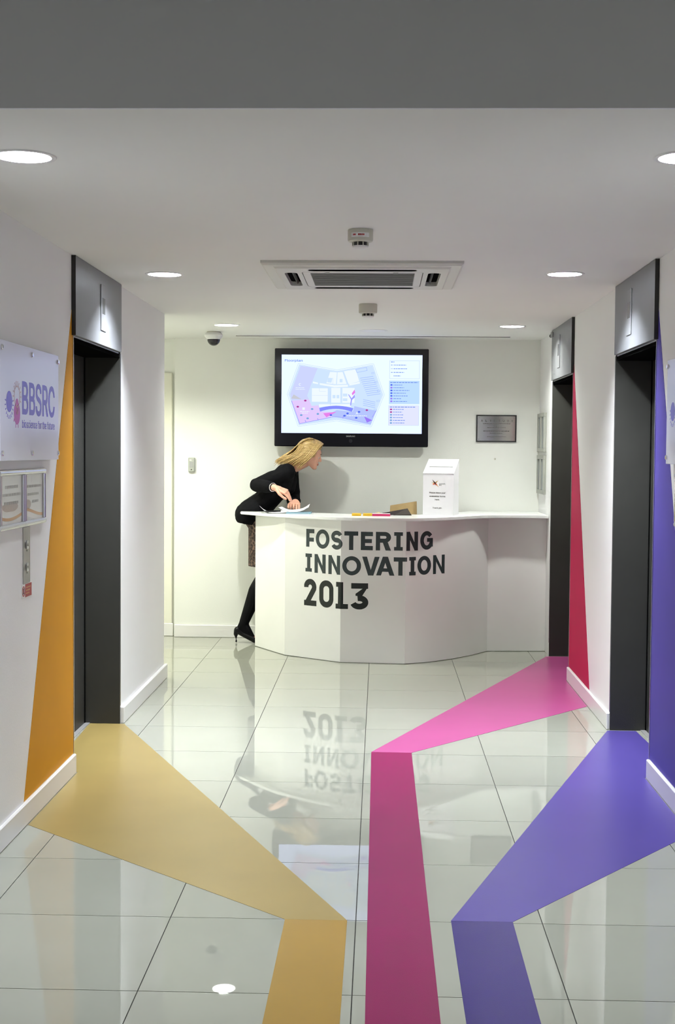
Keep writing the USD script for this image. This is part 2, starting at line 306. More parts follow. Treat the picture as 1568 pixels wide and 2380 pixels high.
# ------------------------------------------------------------------ lifts
def lift(s, X, a, b, label):
    n = -s                                                            # direction out of the wall into the corridor
    t = thing('elevator', label, 'elevator', (X, (a + b) / 2, 0))
    def B(d0, d1, y0, y1, z0, z1, r=0.0): return bx(X + n * d0, X + n * d1, y0, y1, z0, z1, r)
    hb = b - 0.075
    obj('header_return', B(0.0, 0.0195, a - .0225, a - .0202, DOORH - .005, ZC - .001), 'steel_black', t)
    obj('header_panel', B(0.0, 0.020, a - .02, hb, DOORH - .005, ZC - .001, .0015), 'steel_brushed', t)
    ym = a + (0.585 if s < 0 else 0.60)
    pl = obj('indicator_plate', B(0.0201, 0.0245, ym - .06, ym + .06, 2.105, 2.335, .002), 'steel_brushed', t, label='floor indicator plate')
    obj('display', B(0.0246, 0.0252, ym - .032, ym + .032, 2.19, 2.27), 'display_glass', pl)
    obj('jamb', B(-REC, -.001, b - .012, b - .0005, .002, DOORH - .002), 'steel_dark', t)
    obj('jamb', B(-REC, -.001, a + .0005, a + .012, .002, DOORH - .002), 'steel_dark', t)
    obj('edge_trim', B(-.012, 0.004, a + .0005, a + .006, .095, DOORH - .006), 'aluminium', t)
    obj('edge_trim', B(-.012, 0.002, b - .006, b - .0005, .1, DOORH - .006), 'aluminium', t)
    obj('lintel', B(-REC, -.002, a + .0125, b - .0125, DOORH - .03, DOORH - .002), 'void_black', t)
    obj('track_cover', B(-.012, 0.004, a + .006, hb, DOORH - .012, DOORH - .006), 'steel_panel', t)
    m = (a + b) / 2
    obj('door_leaf', B(-REC - .03, -REC, a + .0005, m - .0015, .004, DOORH), 'steel_dark', t)
    obj('door_leaf', B(-REC - .03, -REC, m + .0015, b - .0005, .004, DOORH), 'steel_dark', t)
    for ya, yb in ((b - .030, b - .0125), (a + .0125, a + .030)): obj('shadow_gap', B(-REC, -REC + .004, ya, yb, .006, DOORH - .03), 'void_black', t)
    obj('sill', B(-REC + .0005, -REC + .028, a + .0125, b - .0125, 0.0, .004), 'sill_metal', t)
    return t
lift(*LIFTS[0], 'grey steel lift entrance beside the yellow wall wedge on the left')
lift(*LIFTS[1], 'grey steel lift entrance beside the purple wall wedge on the right')
lift(*LIFTS[2], 'grey steel lift entrance beside the pink wall wedge, near the desk')
# the little dark hook at the far end of the last lift's header
hk = thing('sensor', 'small dark pointed sensor on the header of the far right lift', 'sensor', (XR - .02, 9.9, 2.36))
obj('bracket', bx(XR - .036, XR - .0201, 9.86, 9.905, 2.345, 2.385, .004), 'plastic_grey', hk)
obj('nozzle', cyl(.014, .045, frame((XR - .03, 9.90, 2.358), (1, 0, 0), (0, 0, -1)), 14, .003), 'steel_black', hk)

# ------------------------------------------------------------------ coloured vinyl on floor and walls
VT = 0.0007
def decal(pts): return ex(Polygon(pts), VT, 0.0001)
def graphic(label, parts):
    t = thing('floor_graphic', label, 'floor graphic', (parts[0][1][0][0], parts[0][1][0][1], 0), group=None)
    for mat, pts in parts: obj('vinyl_band', decal(pts), mat, t)
graphic('yellow vinyl band on the floor leading to the left lift', [
    ('vinyl_yellow_deep', [(-.245, 1.2), (-.03, 1.2), (-.028, 4.288), (-.229, 4.288)]),
    ('vinyl_yellow_light', [(-.229, 4.2885), (-.028, 4.2885), (-1.325, 7.32), (-1.325, 7.335), (XL - REC + .03, 7.335), (XL - REC + .03, 7.25), (XL - REC + .045, 6.92), (XL - REC + .045, 6.215), (XL + BT + .002, 6.215), (XL + BT + .002, 5.325)])])
graphic('pink to magenta vinyl band running up the middle of the floor to the far lift', [
    ('vinyl_magenta', [(.041, 1.2), (.241, 1.2), (.236, 6.723), (.034, 6.728)]),
    ('vinyl_pink', [(.034, 6.7285), (.236, 6.7235), (XR - BT - .002, 8.03), (XR - BT - .002, 8.955), (XR + REC - .045, 8.955), (XR + REC - .045, 9.99), (1.31, 9.99)])])
graphic('purple vinyl band on the floor leading to the near right lift', [
    ('vinyl_purple', [(.306, 1.2), (.503, 1.2), (.506, 4.302), (.307, 4.302)]),
    ('vinyl_lilac', [(.307, 4.3025), (.506, 4.3025), (XR - BT - .002, 5.345), (XR - BT - .002, 6.275), (XR + REC - .045, 6.275), (XR + REC - .045, 7.0), (XR + REC - .055, 7.335), (1.315, 7.335)])])
def wedge(s, X, pts, mat, label):
    m = ex(Polygon(pts), VT)
    T = frame((X, 0, 0), (0, 1, 0), (0, 0, 1)) if s < 0 else frame((X, 0, 0), (0, -1, 0), (0, 0, 1))
    if s > 0: m = ex(Polygon([(-y, z) for y, z in pts]), VT)
    m = put(m, T); m.apply_translation([-s * 0.0002, 0, 0])
    obj('wall_graphic', m, mat, label=label, cat='wall graphic')
wedge(-1, XL, [(5.325, .0925), (6.198, .0925), (6.198, 2.20)], 'wall_yellow', 'tall yellow vinyl wedge on the left wall beside the lift')
wedge(1, XR, [(8.07, .0925), (8.938, .0925), (8.938, 2.14)], 'wall_magenta', 'tall pink vinyl wedge on the right wall beside the far lift')
wedge(1, XR, [(5.345, .0925), (6.258, .0925), (6.258, 2.22)], 'wall_purple', 'tall purple vinyl wedge on the right wall beside the near lift')

# ------------------------------------------------------------------ ceiling equipment
AX, AY, AH = -0.028, 6.805, 0.475
ac = thing('air_conditioner', 'square white ceiling cassette air conditioner in the middle of the ceiling', 'air conditioner', (AX, AY, ZC))
def rrect(w, h, r): return sbox(-w / 2 + r, -h / 2 + r, w / 2 - r, h / 2 - r).buffer(r, quad_segs=5)
plate = m3.Manifold.hull_points(np.array([(x * AH, y * AH, z) for x in (-1, 1) for y in (-1, 1) for z in (0, -.012)] + [(x * (AH - .012), y * (AH - .012), -.022) for x in (-1, 1) for y in (-1, 1)], np.float64))
inner = m3.Manifold.hull_points(np.array([(x * (AH - .055), y * (AH - .055), -.0215) for x in (-1, 1) for y in (-1, 1)] + [(x * (AH - .065), y * (AH - .065), -.030) for x in (-1, 1) for y in (-1, 1)], np.float64))
body = plate + inner
slot = man(ex(rrect(.52, .062, .028), .04, -.045))
for k in range(4): body = body - slot.translate((0, -.262 - .085, 0)).rotate((0, 0, 90 * k))
body = body - (man(ex(rrect(.585, .585, .03).difference(rrect(.577, .577, .027)), .02, -.034)))
body = body - man(ex(rrect(.505, .50, .004), .012, -.034))
obj('cover', tri(body.translate((AX, AY, ZC))), 'casing_cream', ac)
for k in range(4):
    T = np.eye(4); a_ = math.pi / 2 * k; T[:2, :2] = [[math.cos(a_), -math.sin(a_)], [math.sin(a_), math.cos(a_)]]; T[:3, 3] = (AX, AY, ZC)
    obj('air_outlet', put(ex(rrect(.516, .058, .027), .002, -.008).apply_translation([0, -.347, 0]), T), 'void_black', ac)
    if k % 2 == 0: obj('outlet_liner', put(ex(rrect(.519, .061, .0275).difference(rrect(.511, .053, .024)), .0205, -.0285).apply_translation([0, -.347, 0]), T), 'void_black', ac)  # black ring stands in for the shade on the walls of these slots
    fl = trimesh.creation.box([.48, .016, .002]); fl.apply_transform(trimesh.transformations.rotation_matrix(1.1, [1, 0, 0])); fl.apply_translation([0, -.340, -.016])
    obj('louvre_blade', put(fl, T), 'steel_black', ac)
obj('intake_grille', cat(bx(AX - .25, AX + .25, AY - .247, AY + .247, ZC - .025, ZC - .022), [bx(AX - .25, AX + .25, AY - .24 + q * .0215, AY - .23 + q * .0215, ZC - .0285, ZC - .025) for q in range(23)]), 'grille_grey', ac, label='grey slatted intake grille')
for x in (-.17, .16): obj('latch', bx(AX + x - .012, AX + x + .012, AY - .272, AY - .258, ZC - .033, ZC - .0302, .001), 'plastic_grey', ac)

def smoke(x, y, label, r, h, lab):
    t = thing('smoke_detector', label, 'smoke detector', (x, y, ZC))
    T = frame((x, y, ZC), (1, 0, 0), (0, 1, 0))
    obj('base', lathe([(0, 0), (r * .97, 0), (r, -.003), (r, -h), (r * .96, -h - .006), (r * .72, -h - .010), (0, -h - .010)], T), 'plastic_cream', t, smooth=35)
    obj('vent_ring', lathe([(0, -h - .010), (r * .60, -h - .010), (r * .60, -h - .024), (0, -h - .024)], T), 'steel_black', t, smooth=35)
    for k in range(9):
        a_ = k * 2 * math.pi / 9 + .2
        obj('vent_rib', cyl(.0025, .014, frame((x + r * .61 * math.cos(a_), y + r * .61 * math.sin(a_), ZC - h - .024), (1, 0, 0), (0, 1, 0)), 8), 'plastic_cream', t)
    obj('cap', lathe([(0, -h - .024), (r * .64, -h - .024), (r * .60, -h - .030), (r * .42, -h - .035), (0, -h - .036)], T), 'plastic_white', t, smooth=35)
    if lab:
        def wrap(u0, u1, v0, v1, d):
            us = np.linspace(u0, u1, 9); g = []
            for a0, a1 in zip(us[:-1], us[1:]):
                q = [(x + (r + dd) * math.sin(a), y - (r + dd) * math.cos(a), ZC + v) for dd in (0.0002, d) for a in (a0, a1) for v in (v0, v1)]
                g.append(trimesh.convex.convex_hull(np.array(q)))
            return cat(g)
        st = obj('label_sticker', wrap(-.75, .75, -h * .86, -h * .42, .0008), 'plastic_white', t, label='white sticker with red marks')
        obj('marking', cat([wrap(u, u + w, -h * .70, -h * .54, .0014) for u, w in ((-.58, .07), (-.48, .12), (-.16, .13), (-.01, .09), (.12, .07), (.22, .10))]), 'sign_red', st)
smoke(-.0225, 5.46, 'cream smoke detector with a red-marked sticker in front of the air conditioner', .051, .040, True)
smoke(-.0165, 8.21, 'cream smoke detector between the air conditioner and the television', .056, .048, False)
T = frame((.006, 9.993, ZC), (1, 0, 0), (0, 1, 0))
sp_ = thing('ceiling_speaker', 'flat round white disc flush in the ceiling above the television', 'speaker', (.006, 9.993, ZC))
obj('rim', lathe([(.092, 0), (.092, -.004), (.100, -.004), (.105, 0)], T), 'plastic_white', sp_, smooth=30)
obj('grille', lathe([(0, -.0005), (.092, -.0005), (.090, -.004), (0, -.006)], T), 'plastic_white', sp_, smooth=30)
obj('trim_1', bx(-1.063, 1.058, 10.497, 10.503, ZC - .003, ZC), 'print_dark', label='thin dark strip across the ceiling just before the rear wall', cat='trim', kind='structure')
T = frame((-1.195, 10.17, ZC), (1, 0, 0), (0, 1, 0))
cc = thing('security_camera', 'white dome security camera with smoked dome under the ceiling', 'camera', (-1.195, 10.17, ZC))
obj('mount', lathe([(0, 0), (.052, 0), (.052, -.008), (0, -.008)], T), 'plastic_cream', cc, smooth=30)
obj('housing', lathe([(0, -.008), (.056, -.008), (.070, -.026), (.066, -.040), (.052, -.056), (.048, -.058), (0, -.058)], T), 'plastic_white', cc, smooth=35)
obj('dome', lathe([(.0485, -.058)] + [(.048 * math.cos(a), -.058 - .048 * math.sin(a)) for a in np.linspace(0.02, math.pi / 2, 12)], T), 'smoked_dome', cc, smooth=True)

# ------------------------------------------------------------------ television
TX0, TX1, TZ0, TZ1, TY = -.775, .441, 1.545, 2.318, 10.69
tv = thing('television', 'large black flat television showing a floor plan on the rear wall', 'television', ((TX0 + TX1) / 2, TY, TZ0))
SX0, SX1, SZ0, SZ1 = -.720, .391, 1.650, 2.269
bez = man(bx(TX0, TX1, TY, TY + .045, TZ0, TZ1, .006)) - man(bx(SX0, SX1, TY - .01, TY + .006, SZ0, SZ1))
obj('bezel', tri(bez), 'black_gloss', tv)
obj('rear_housing', bx(TX0 + .06, TX1 - .06, TY + .045, TY + .085, TZ0 + .06, TZ1 - .06, .01), 'black_matt', tv)
obj('wall_bracket', bx(-.45, .1, TY + .085, YB, TZ0 + .25, TZ1 - .25), 'steel_black', tv)
em('screen_white', (0.84, 0.97, 1.5), 0.9)
scr = obj('screen', bx(SX0, SX1, TY + .004, TY + .0059, SZ0, SZ1), 'screen_white', tv, label='lit screen')
SW, SH = SX1 - SX0, SZ1 - SZ0
def sm(x, y): return (SX0 + (x - 140) / 1268 * SW, SZ1 - (y - 141) / 712 * SH)      # plan drawing units to the screen
def mix_em(name, rgb):
    r, g, b = srgb(*rgb); em(name, (r, g, b * 1.08), 0.88)
LAY = [0]
def draw(name, polys, mat, lay):
    ms = []
    for p in polys:
        q = p if not isinstance(p, list) else Polygon(p)
        q = affinity.affine_transform(q, [SW / 1268, 0, 0, -SH / 712, SX0 - 140 * SW / 1268, SZ1 + 141 * SH / 712])
        if q.is_empty: continue
        ms.append(ex(q.buffer(0), .0002))
    m = cat(ms); T = frame((0, TY + .0037 - lay * .0004, 0), (1, 0, 0), (0, 0, 1))
    obj(name, put(m, T), mat, scr)
for n_, c in dict(ui_outline=(196, 216, 246), ui_lav=(206, 214, 250), ui_pale=(208, 230, 254), ui_pink=(228, 204, 248), ui_peri=(182, 198, 248), ui_band=(134, 142, 250), ui_white=(240, 250, 255), ui_stripe=(172, 196, 246),
                  ui_violet=(156, 124, 240), ui_hot=(232, 130, 226), ui_tan=(202, 204, 206), ui_text=(120, 150, 226), ui_legend=(192, 224, 254), ui_legend2=(228, 232, 254), ui_red=(176, 70, 150), ui_blue=(84, 110, 230), ui_teal=(120, 170, 214), ui_line=(160, 160, 250)).items(): mix_em(n_, c)
hull_ = Polygon([(300, 232), (640, 290), (960, 232), (1055, 500), (945, 780), (640, 728), (300, 780), (205, 500)])
draw('plan_outline', [hull_.buffer(14).difference(hull_.buffer(11)), hull_.buffer(2).difference(hull_.buffer(-2))], 'ui_outline', 0)
draw('plan_floor', [hull_.buffer(-4)], 'ui_pale', 0.5)
draw('plan_wing', [[(312, 242), (465, 264), (400, 430), (372, 515), (388, 545), (230, 555), (220, 500)]], 'ui_lav', 1)
draw('plan_wing', [[(230, 560), (388, 545), (412, 606), (475, 600), (492, 655), (590, 660), (600, 702), (305, 768)]], 'ui_pink', 1)
draw('plan_wing', [[(600, 705), (592, 668), (640, 642), (785, 657), (800, 605), (870, 622), (995, 645), (948, 768), (700, 715)]], 'ui_peri', 1)
draw('plan_room', [[(578, 296), (640, 300), (632, 408), (545, 400)], [(645, 300), (690, 296), (728, 405), (640, 408)], [(702, 290), (808, 272), (842, 380), (745, 404)], sbox(415, 445, 560, 568), sbox(590, 440, 672, 575), sbox(690, 440, 800, 575),
     [(478, 590), (770, 586), (768, 612), (635, 600), (482, 616)], [(425, 384), (470, 394), (470, 408), (422, 400)], [(485, 398), (620, 415), (740, 412), (740, 430), (620, 436), (485, 414)], [(752, 402), (845, 384), (848, 400), (752, 420)]], 'ui_white', 1.5)
draw('plan_core', [[(560, 350), (600, 352), (590, 394), (552, 390)], sbox(665, 360, 690, 390), sbox(602, 505, 628, 535), sbox(638, 505, 662, 535), sbox(695, 492, 735, 518), sbox(695, 535, 735, 560), sbox(815, 455, 850, 475), sbox(815, 497, 850, 517), sbox(815, 540, 850, 560)], 'ui_pale', 2)
draw('plan_wall', [LineString([(418, 510), (558, 510)]).buffer(1), LineString([(482, 445), (482, 472), (540, 472)]).buffer(1), LineString([(560, 440), (560, 575)]).buffer(1), LineString([(583, 470), (583, 600)]).buffer(1.2), LineString([(545, 405), (605, 410), (605, 350)]).buffer(1)], 'ui_outline', 2)
arc_t = [(482 + t * 308, 625 - 22 * 4 * t * (1 - t)) for t in np.linspace(0, 1, 11)]; arc_b = [(490 + t * 286, 657 - 26 * 4 * t * (1 - t)) for t in np.linspace(0, 1, 11)]
draw('plan_gallery', [arc_t + arc_b[::-1]], 'ui_band', 2)
seats = [LineString([(850 + k * 7.2, 352 + k * 17.5), (966 + k * 7.2, 334 + k * 17.5)]).buffer(2.6) for k in range(10)] + [LineString([(880, 545 + k * 17), (985, 568 + k * 17)]).buffer(2.6) for k in range(4)]
seats += [LineString([(808, 272), (905, 252), (912, 282), (820, 300), (808, 272)]).buffer(2)] + [Polygon([(a, b), (a + 24, b - 4), (a + 26, b + 8), (a + 2, b + 12)]) .boundary.buffer(1.3) for a, b in ((952, 300), (978, 382), (1004, 462), (1000, 552), (975, 636))]
draw('plan_seating', seats, 'ui_stripe', 2)
draw('plan_marker', [[(228, 540), (250, 502), (322, 546)]], 'ui_tan', 2.5)
draw('plan_marker', [[(518, 672), (640, 658), (548, 708)]], 'ui_hot', 2.5)
draw('plan_marker', [[(888, 698), (962, 732), (914, 754)]], 'ui_violet', 2.5)
draw('plan_edge', [LineString([(232, 562), (306, 768), (590, 708)]).buffer(2.5), LineString([(590, 708), (640, 700), (945, 768)]).buffer(1.6), LineString([(996, 645), (962, 704)]).buffer(2.5), LineString([(356, 738), (362, 752)]).buffer(3), LineString([(468, 720), (474, 734)]).buffer(3), LineString([(700, 694), (697, 716)]).buffer(3)], 'ui_line', 2.5)
draw('plan_route', [[(760, 600), (768, 545), (742, 500), (748, 498), (774, 535), (800, 500), (804, 525), (778, 548), (770, 600)]], 'ui_line', 2.5)
draw('plan_route', [[(775, 490), (800, 455), (806, 482), (782, 508)]], 'ui_hot', 2.5)
def dots(l, r=10): return [affinity.scale(Point(x, y).buffer(r, quad_segs=6), 1.15, .82) for x, y in l]
draw('plan_pin', dots([(356, 558), (288, 614), (912, 641)]), 'ui_red', 3)
draw('plan_pin', dots([(418, 634), (470, 678), (320, 690), (378, 719)]), 'ui_teal', 3)
draw('plan_pin', dots([(588, 688), (738, 672), (711, 693), (817, 711), (842, 657)]), 'ui_blue', 3)
def words(x, y, w, h):
    out, q = [], 0.0
    while q < w:
        l = min(w - q, random.uniform(.9, 2.6) * h * 1.6); out.append(sbox(x + q, y - h / 2, x + q + max(l, h * .6), y + h / 2)); q += l + h * .7
    return out
def on_white(lines, mat='ui_white'):
    for l in lines: draw('plan_caption', words(*l), mat, 3)
on_white([(268, 441, 80, 5), (268, 456, 84, 5), (308, 657, 86, 6), (326, 672, 52, 6), (735, 693, 178, 6)])
draw('plan_letter', [affinity.translate(disc(12).difference(disc(7)).difference(sbox(3, -8, 20, 8)), 308, 412), sbox(330, 620, 352, 642), affinity.translate(Polygon([(-12, 12), (0, -12), (12, 12), (6, 12), (0, 0), (-6, 12)]), 823, 668)], 'ui_white', 3)
draw('legend_box', [sbox(1113, 190, 1384, 355).difference(sbox(1116, 193, 1381, 352))], 'ui_outline', 1)
draw('legend_box', [sbox(1112, 373, 1383, 582)], 'ui_legend', 1)
draw('legend_box', [sbox(1108, 598, 1380, 777)], 'ui_legend2', 1)
draw('legend_edge', [sbox(1112, 373, 1383, 582).boundary.buffer(1.2), sbox(1108, 598, 1380, 777).boundary.buffer(1.2)], 'ui_outline', 1.5)
leg = [(1126, 203, 30, 7), (1150, 231, 112, 6), (1150, 264, 120, 6), (1150, 297, 94, 6), (1150, 329, 62, 6), (1126, 231, 16, 5), (1126, 264, 16, 4), (1126, 297, 16, 5), (1120, 388, 252, 7), (1118, 611, 232, 7)]
leg += [(1150, 411 + k * 24.7, w, 6) for k, w in enumerate((80, 94, 144, 112, 128, 70, 122))] + [(1148, 632 + k * 24.7, w, 6) for k, w in enumerate((96, 80, 92, 88, 108, 104))]
draw('legend_text', sum([words(*l) for l in leg], []), 'ui_text', 2)
draw('legend_dot', dots([(1132, 411 + k * 24.7) for k in (0, 2, 3, 4)], 9), 'ui_blue', 2)
draw('legend_dot', dots([(1132, 411 + k * 24.7) for k in (5, 6)] + [(1132, 435.7)], 9), 'ui_violet', 2)
draw('legend_dot', dots([(1130, 632), (1130, 656.7)], 9), 'ui_red', 2)
draw('legend_dot', dots([(1130, 632 + k * 24.7) for k in (2, 3, 4, 5)], 9), 'ui_teal', 2)
x0, z1_ = sm(168, 184); x1, z0_ = sm(330, 210)
obj('title', put(txt('Floorplan', x0, x1, z0_, z1_, .0003), frame((0, TY + .0034, 0), (1, 0, 0), (0, 0, 1))), 'ui_text', scr)
obj('maker_mark', put(txt('SAMSUNG', -.205, -.135, 1.622, 1.633, .0005), frame((0, TY, 0), (1, 0, 0), (0, 0, 1))), 'plastic_grey', tv)
obj('power_light', put(lathe([(0, .0), (.0165, .0), (.015, .003), (0, .0035)], np.eye(4), 24), frame((-.170, TY, 1.590), (1, 0, 0), (0, 0, 1))), 'smoked_dome', tv)

# ------------------------------------------------------------------ rear wall fittings
def frame_mesh(x0, x1, z0, z1, w, d, y, T=None):
    p = sbox(x0, z0, x1, z1).difference(sbox(x0 + w, z0 + w, x1 - w, z1 - w))
    return put(ex(p, d), frame((0, y, 0), (1, 0, 0), (0, 0, 1)))
pl = thing('plaque', 'mirror-finish engraved plaque in a black frame right of the television', 'plaque', (.986, YB, 1.59))
obj('frame', frame_mesh(.827, 1.146, 1.591, 1.806, .0095, .016, YB), 'black_matt', pl)
pp = obj('plate', bx(.8365, 1.1365, YB - .008, YB - .001, 1.6005, 1.7965), 'plaque_metal', pl)
pt = frame((0, YB - .008, 0), (1, 0, 0), (0, 0, 1))
obj('engraving', put(cat([txt(ch, .866 + k * .0345, .866 + k * .0345 + (.004 if ch == 'I' else .012), 1.752, 1.768) for k, ch in enumerate('ALTITUDE')]), pt), 'print_dark', pp)
obj('engraving', put(ex(union_all(words(.882, 1.737, .215, .0042) + words(.915, 1.706, .145, .0042) + words(.970, 1.716, .02, .0035) + words(.884, 1.678, .205, .0055) + words(.935, 1.661, .10, .004) + words(.915, 1.634, .15, .003)), .0005), pt), 'print_dark', pp)
for x, z in ((.8485, 1.6125), (1.1245, 1.6125), (.8485, 1.7845), (1.1245, 1.7845)): obj('screw', put(lathe([(0, 0), (.004, 0), (.003, .002), (0, .0025)], np.eye(4), 12), frame((x, YB - .008, z), (1, 0, 0), (0, 0, 1))), 'chrome', pp)
cr = thing('card_reader', 'small grey access card reader on the rear wall left of the desk', 'card reader', (-1.446, YB, 1.34))
obj('case', bx(-1.473, -1.419, YB - .022, YB, 1.333, 1.449, .006), 'reader_grey', cr)
em('led_warm', (1.0, 0.85, 0.45), 2.5)
obj('indicator_light', bx(-1.462, -1.446, YB - .0235, YB - .022, 1.425, 1.431), 'led_warm', cr)
obj('screw', put(lathe([(0, 0), (.006, 0), (.004, .002), (0, .0025)], np.eye(4), 12), frame((-1.446, YB - .022, 1.352), (1, 0, 0), (0, 0, 1))), 'print_dark', cr)
obj('key_plate', bx(-1.460, -1.432, YB - .024, YB - .022, 1.37, 1.415, .0008), 'plastic_grey', cr)

obj('wall_plug', put(lathe([(0, 0), (.008, 0), (.006, .003), (0, .004)], np.eye(4), 12), frame((.98, YB, 1.456), (1, 0, 0), (0, 0, 1))), 'plastic_cream', label='tiny cream plug in the rear wall below the plaque', cat='wall plug')
for k, (z0, z1) in enumerate(((1.515, 1.815), (1.19, 1.49))):
    t = thing('document_holder', ('upper', 'lower')[k] + ' beige two-pane document holder on the right wall above the desk end', 'document holder', (XR, 10.55, z0))
    y0, y1 = 10.33, 10.77
    def R(d0, d1, a, b, c, d, r=0.0): return bx(XR - d0, XR - d1, a, b, c, d, r)
    obj('back_board', R(0, .008, y0, y1, z0, z1), 'holder_beige', t)
    obj('frame', cat(R(.008, .022, y0, y1, z1 - .03, z1, .002), R(.008, .022, y0, y1, z0, z0 + .03, .002), R(.008, .022, y0, y0 + .055, z0 + .03, z1 - .03, .002), R(.008, .022, y1 - .05, y1, z0 + .03, z1 - .03, .002), R(.008, .022, 10.515, 10.60, z0 + .03, z1 - .03, .002)), 'holder_beige', t)
    obj('pane', R(.009, .012, y0 + .055, 10.515, z0 + .03, z1 - .03), 'glass_blue', t)
    obj('pane', R(.009, .012, 10.60, y1 - .05, z0 + .03, z1 - .03), 'glass_blue', t)

# ------------------------------------------------------------------ signs, frames and call panel on the corridor walls
def ellipse(cx, cy_, a, b): return affinity.translate(affinity.scale(disc(1), a, b), cx, cy_)
def spikes(cx, cy_, a, b, n, l, w, a0=0, a1=2 * math.pi, head=0.0):
    out = []
    for k in range(n):
        t = a0 + (a1 - a0) * k / max(n - 1, 1); c, s = math.cos(t), math.sin(t)
        p, q = (cx + a * c, cy_ + b * s), (cx + (a + l) * c, cy_ + (b + l) * s)
        out.append(LineString([p, q]).buffer(w, cap_style='flat'))
        if head: out.append(Point(*q).buffer(head, quad_segs=3))
    return out
def disc_at(x, y, r): return Point(x, y).buffer(r, quad_segs=14)
def logo_sign(T, W, label, loc):
    t = thing('wall_sign', label, 'sign', loc)
    H = .448
    def P(name, mesh, mat, par=None, **k): return obj(name, put(mesh, T), mat, par if par is not None else t, **k)
    pnl = P('panel', bx(0, W, 0, H, .018, .024, .001), 'sign_white_bluelit')
    for x in (.018, W * .5, W - .018):
        for z in (.028, H - .028):
            P('standoff', lathe([(0, 0), (.007, 0), (.007, .024), (.0105, .0245), (.0105, .029), (.008, .031), (0, .031)], frame((x, z, 0), (1, 0, 0), (0, 1, 0)), 16), 'chrome')
    D = .0005
    def L(name, shp, mat): P(name, ex(shp, D, .0241), mat, pnl)
    L('emblem', disc_at(.121, .223, .040), 'logo_violet')
    L('emblem', union_all(spikes(.121, .216, .045, .045, 12, .011, .0016, math.pi * .93, math.pi * 2.07, .0030)), 'logo_violet')
    L('emblem', union_all([disc_at(.231, .246, .041).difference(disc_at(.231, .246, .0375))] + spikes(.231, .246, .041, .041, 12, .016, .0012, -.35, math.pi + .35, .0030)), 'logo_salmon')
    L('emblem', union_all([disc_at(.230, .182, .0435), disc_at(.230, .218, .020)] + [LineString([(.214, .146), (.211, .128)]).buffer(.0025), LineString([(.240, .146), (.244, .128)]).buffer(.0025), LineString([(.192, .160), (.186, .152)]).buffer(.004)]), 'logo_pink')
    P('emblem', ex(union_all([LineString([(.212, .214), (.231, .203), (.250, .214)]).buffer(.0028), LineString([(.231, .203), (.231, .178)]).buffer(.002), LineString([(.216, .196), (.223, .180)]).buffer(.002), LineString([(.246, .196), (.239, .180)]).buffer(.002)]), D, .0247), 'logo_salmon', pnl)
    P('lettering', txt('BBSRC', .305, .829, .178, .311, D).apply_translation([0, 0, .0241]), 'logo_violet', pnl)
    P('lettering', txt('bioscience for the future', .305, .827, .127, .159, D, bold=False).apply_translation([0, 0, .0241]), 'logo_violet', pnl)
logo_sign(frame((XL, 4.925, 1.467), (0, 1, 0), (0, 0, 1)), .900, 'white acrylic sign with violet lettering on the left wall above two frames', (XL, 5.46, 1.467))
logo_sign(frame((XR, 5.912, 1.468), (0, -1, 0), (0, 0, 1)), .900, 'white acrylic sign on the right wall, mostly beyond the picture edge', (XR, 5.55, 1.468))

def snap_frame(T, W, label, loc, var):
    t = thing('poster_frame', label, 'poster frame', loc)
    H, w = .232, .024
    def P(name, mesh, mat, par=None, **k): return obj(name, put(mesh, T), mat, par if par is not None else t, **k)
    def rail(a, b, c, d):   # a half-round aluminium rail
        if b - a > d - c: q = [(a + 0, c + (d - c) * (1 - math.cos(u)) / 2, .004 + .011 * math.sin(u)) for u in np.linspace(0, math.pi, 9)]; q = q + [(b, y, z) for _, y, z in q]
        else: q = [(a + (b - a) * (1 - math.cos(u)) / 2, c, .004 + .011 * math.sin(u)) for u in np.linspace(0, math.pi, 9)]; q = q + [(x, d, z) for x, _, z in q]
        return trimesh.convex.convex_hull(np.array(q + [(x, y, 0) for x in (a, b) for y in (c, d)]))
    P('back_plate', bx(.004, W - .004, .004, H - .004, .0005, .003), 'plastic_grey')
    for r in ((0, W, 0, w), (0, W, H - w, H), (0, w, w, H - w), (W - w, W, w, H - w)): P('rail', rail(*r), 'aluminium')
    ps = P('poster', bx(w - .004, W - w + .004, w - .004, H - w + .004, .003, .0042), 'poster_paper')
    def L(name, shp, mat, z): P(name, ex(shp, .0003, z), mat, ps)
    a, b = w + .004, W - w - .004; m = b - a
    top = [(a + m * u, .062 + .016 * math.sin(2.6 * u + (2.0 if var else 3.6))) for u in np.linspace(0, 1, 14)]
    bot = [(x, z - .014) for x, z in top]
    L('print', Polygon(top + [(x, z - .012) for x, z in top[::-1]]), 'print_orange', .0043)
    L('print', Polygon(bot + [(x, z - .020) for x, z in bot[::-1]]).intersection(sbox(a, w, b, H)), 'print_white', .0047)
    L('print', ellipse(a + m * (.45 if not var else .12), .088, m * (.38 if not var else .2), .020).intersection(sbox(a, .07, b, H)), 'print_brown', .0043)
    rows = [(.20, .165, .62, .011), (.04, .135, .9, .010), (.15, .103, .68, .011)] if not var else [(.06, .160, .86, .010), (.12, .128, .66, .010), (.40, .098, .34, .010)]
    L('print', union_all(sum([words(a + m * x, z, m * l, h) for x, z, l, h in rows], [])), 'print_grey', .0052)
    P('glazing', bx(w - .002, W - w + .002, w - .002, H - w + .002, .0058, .0068), 'pane')
snap_frame(frame((XL, 4.966, 1.201), (0, 1, 0), (0, 0, 1)), .350, 'aluminium poster frame nearest the picture edge under the left sign', (XL, 5.195, 1.199), 0)
snap_frame(frame((XL, 5.318, 1.201), (0, 1, 0), (0, 0, 1)), .330, 'aluminium poster frame beside the yellow wedge under the left sign', (XL, 5.545, 1.199), 1)
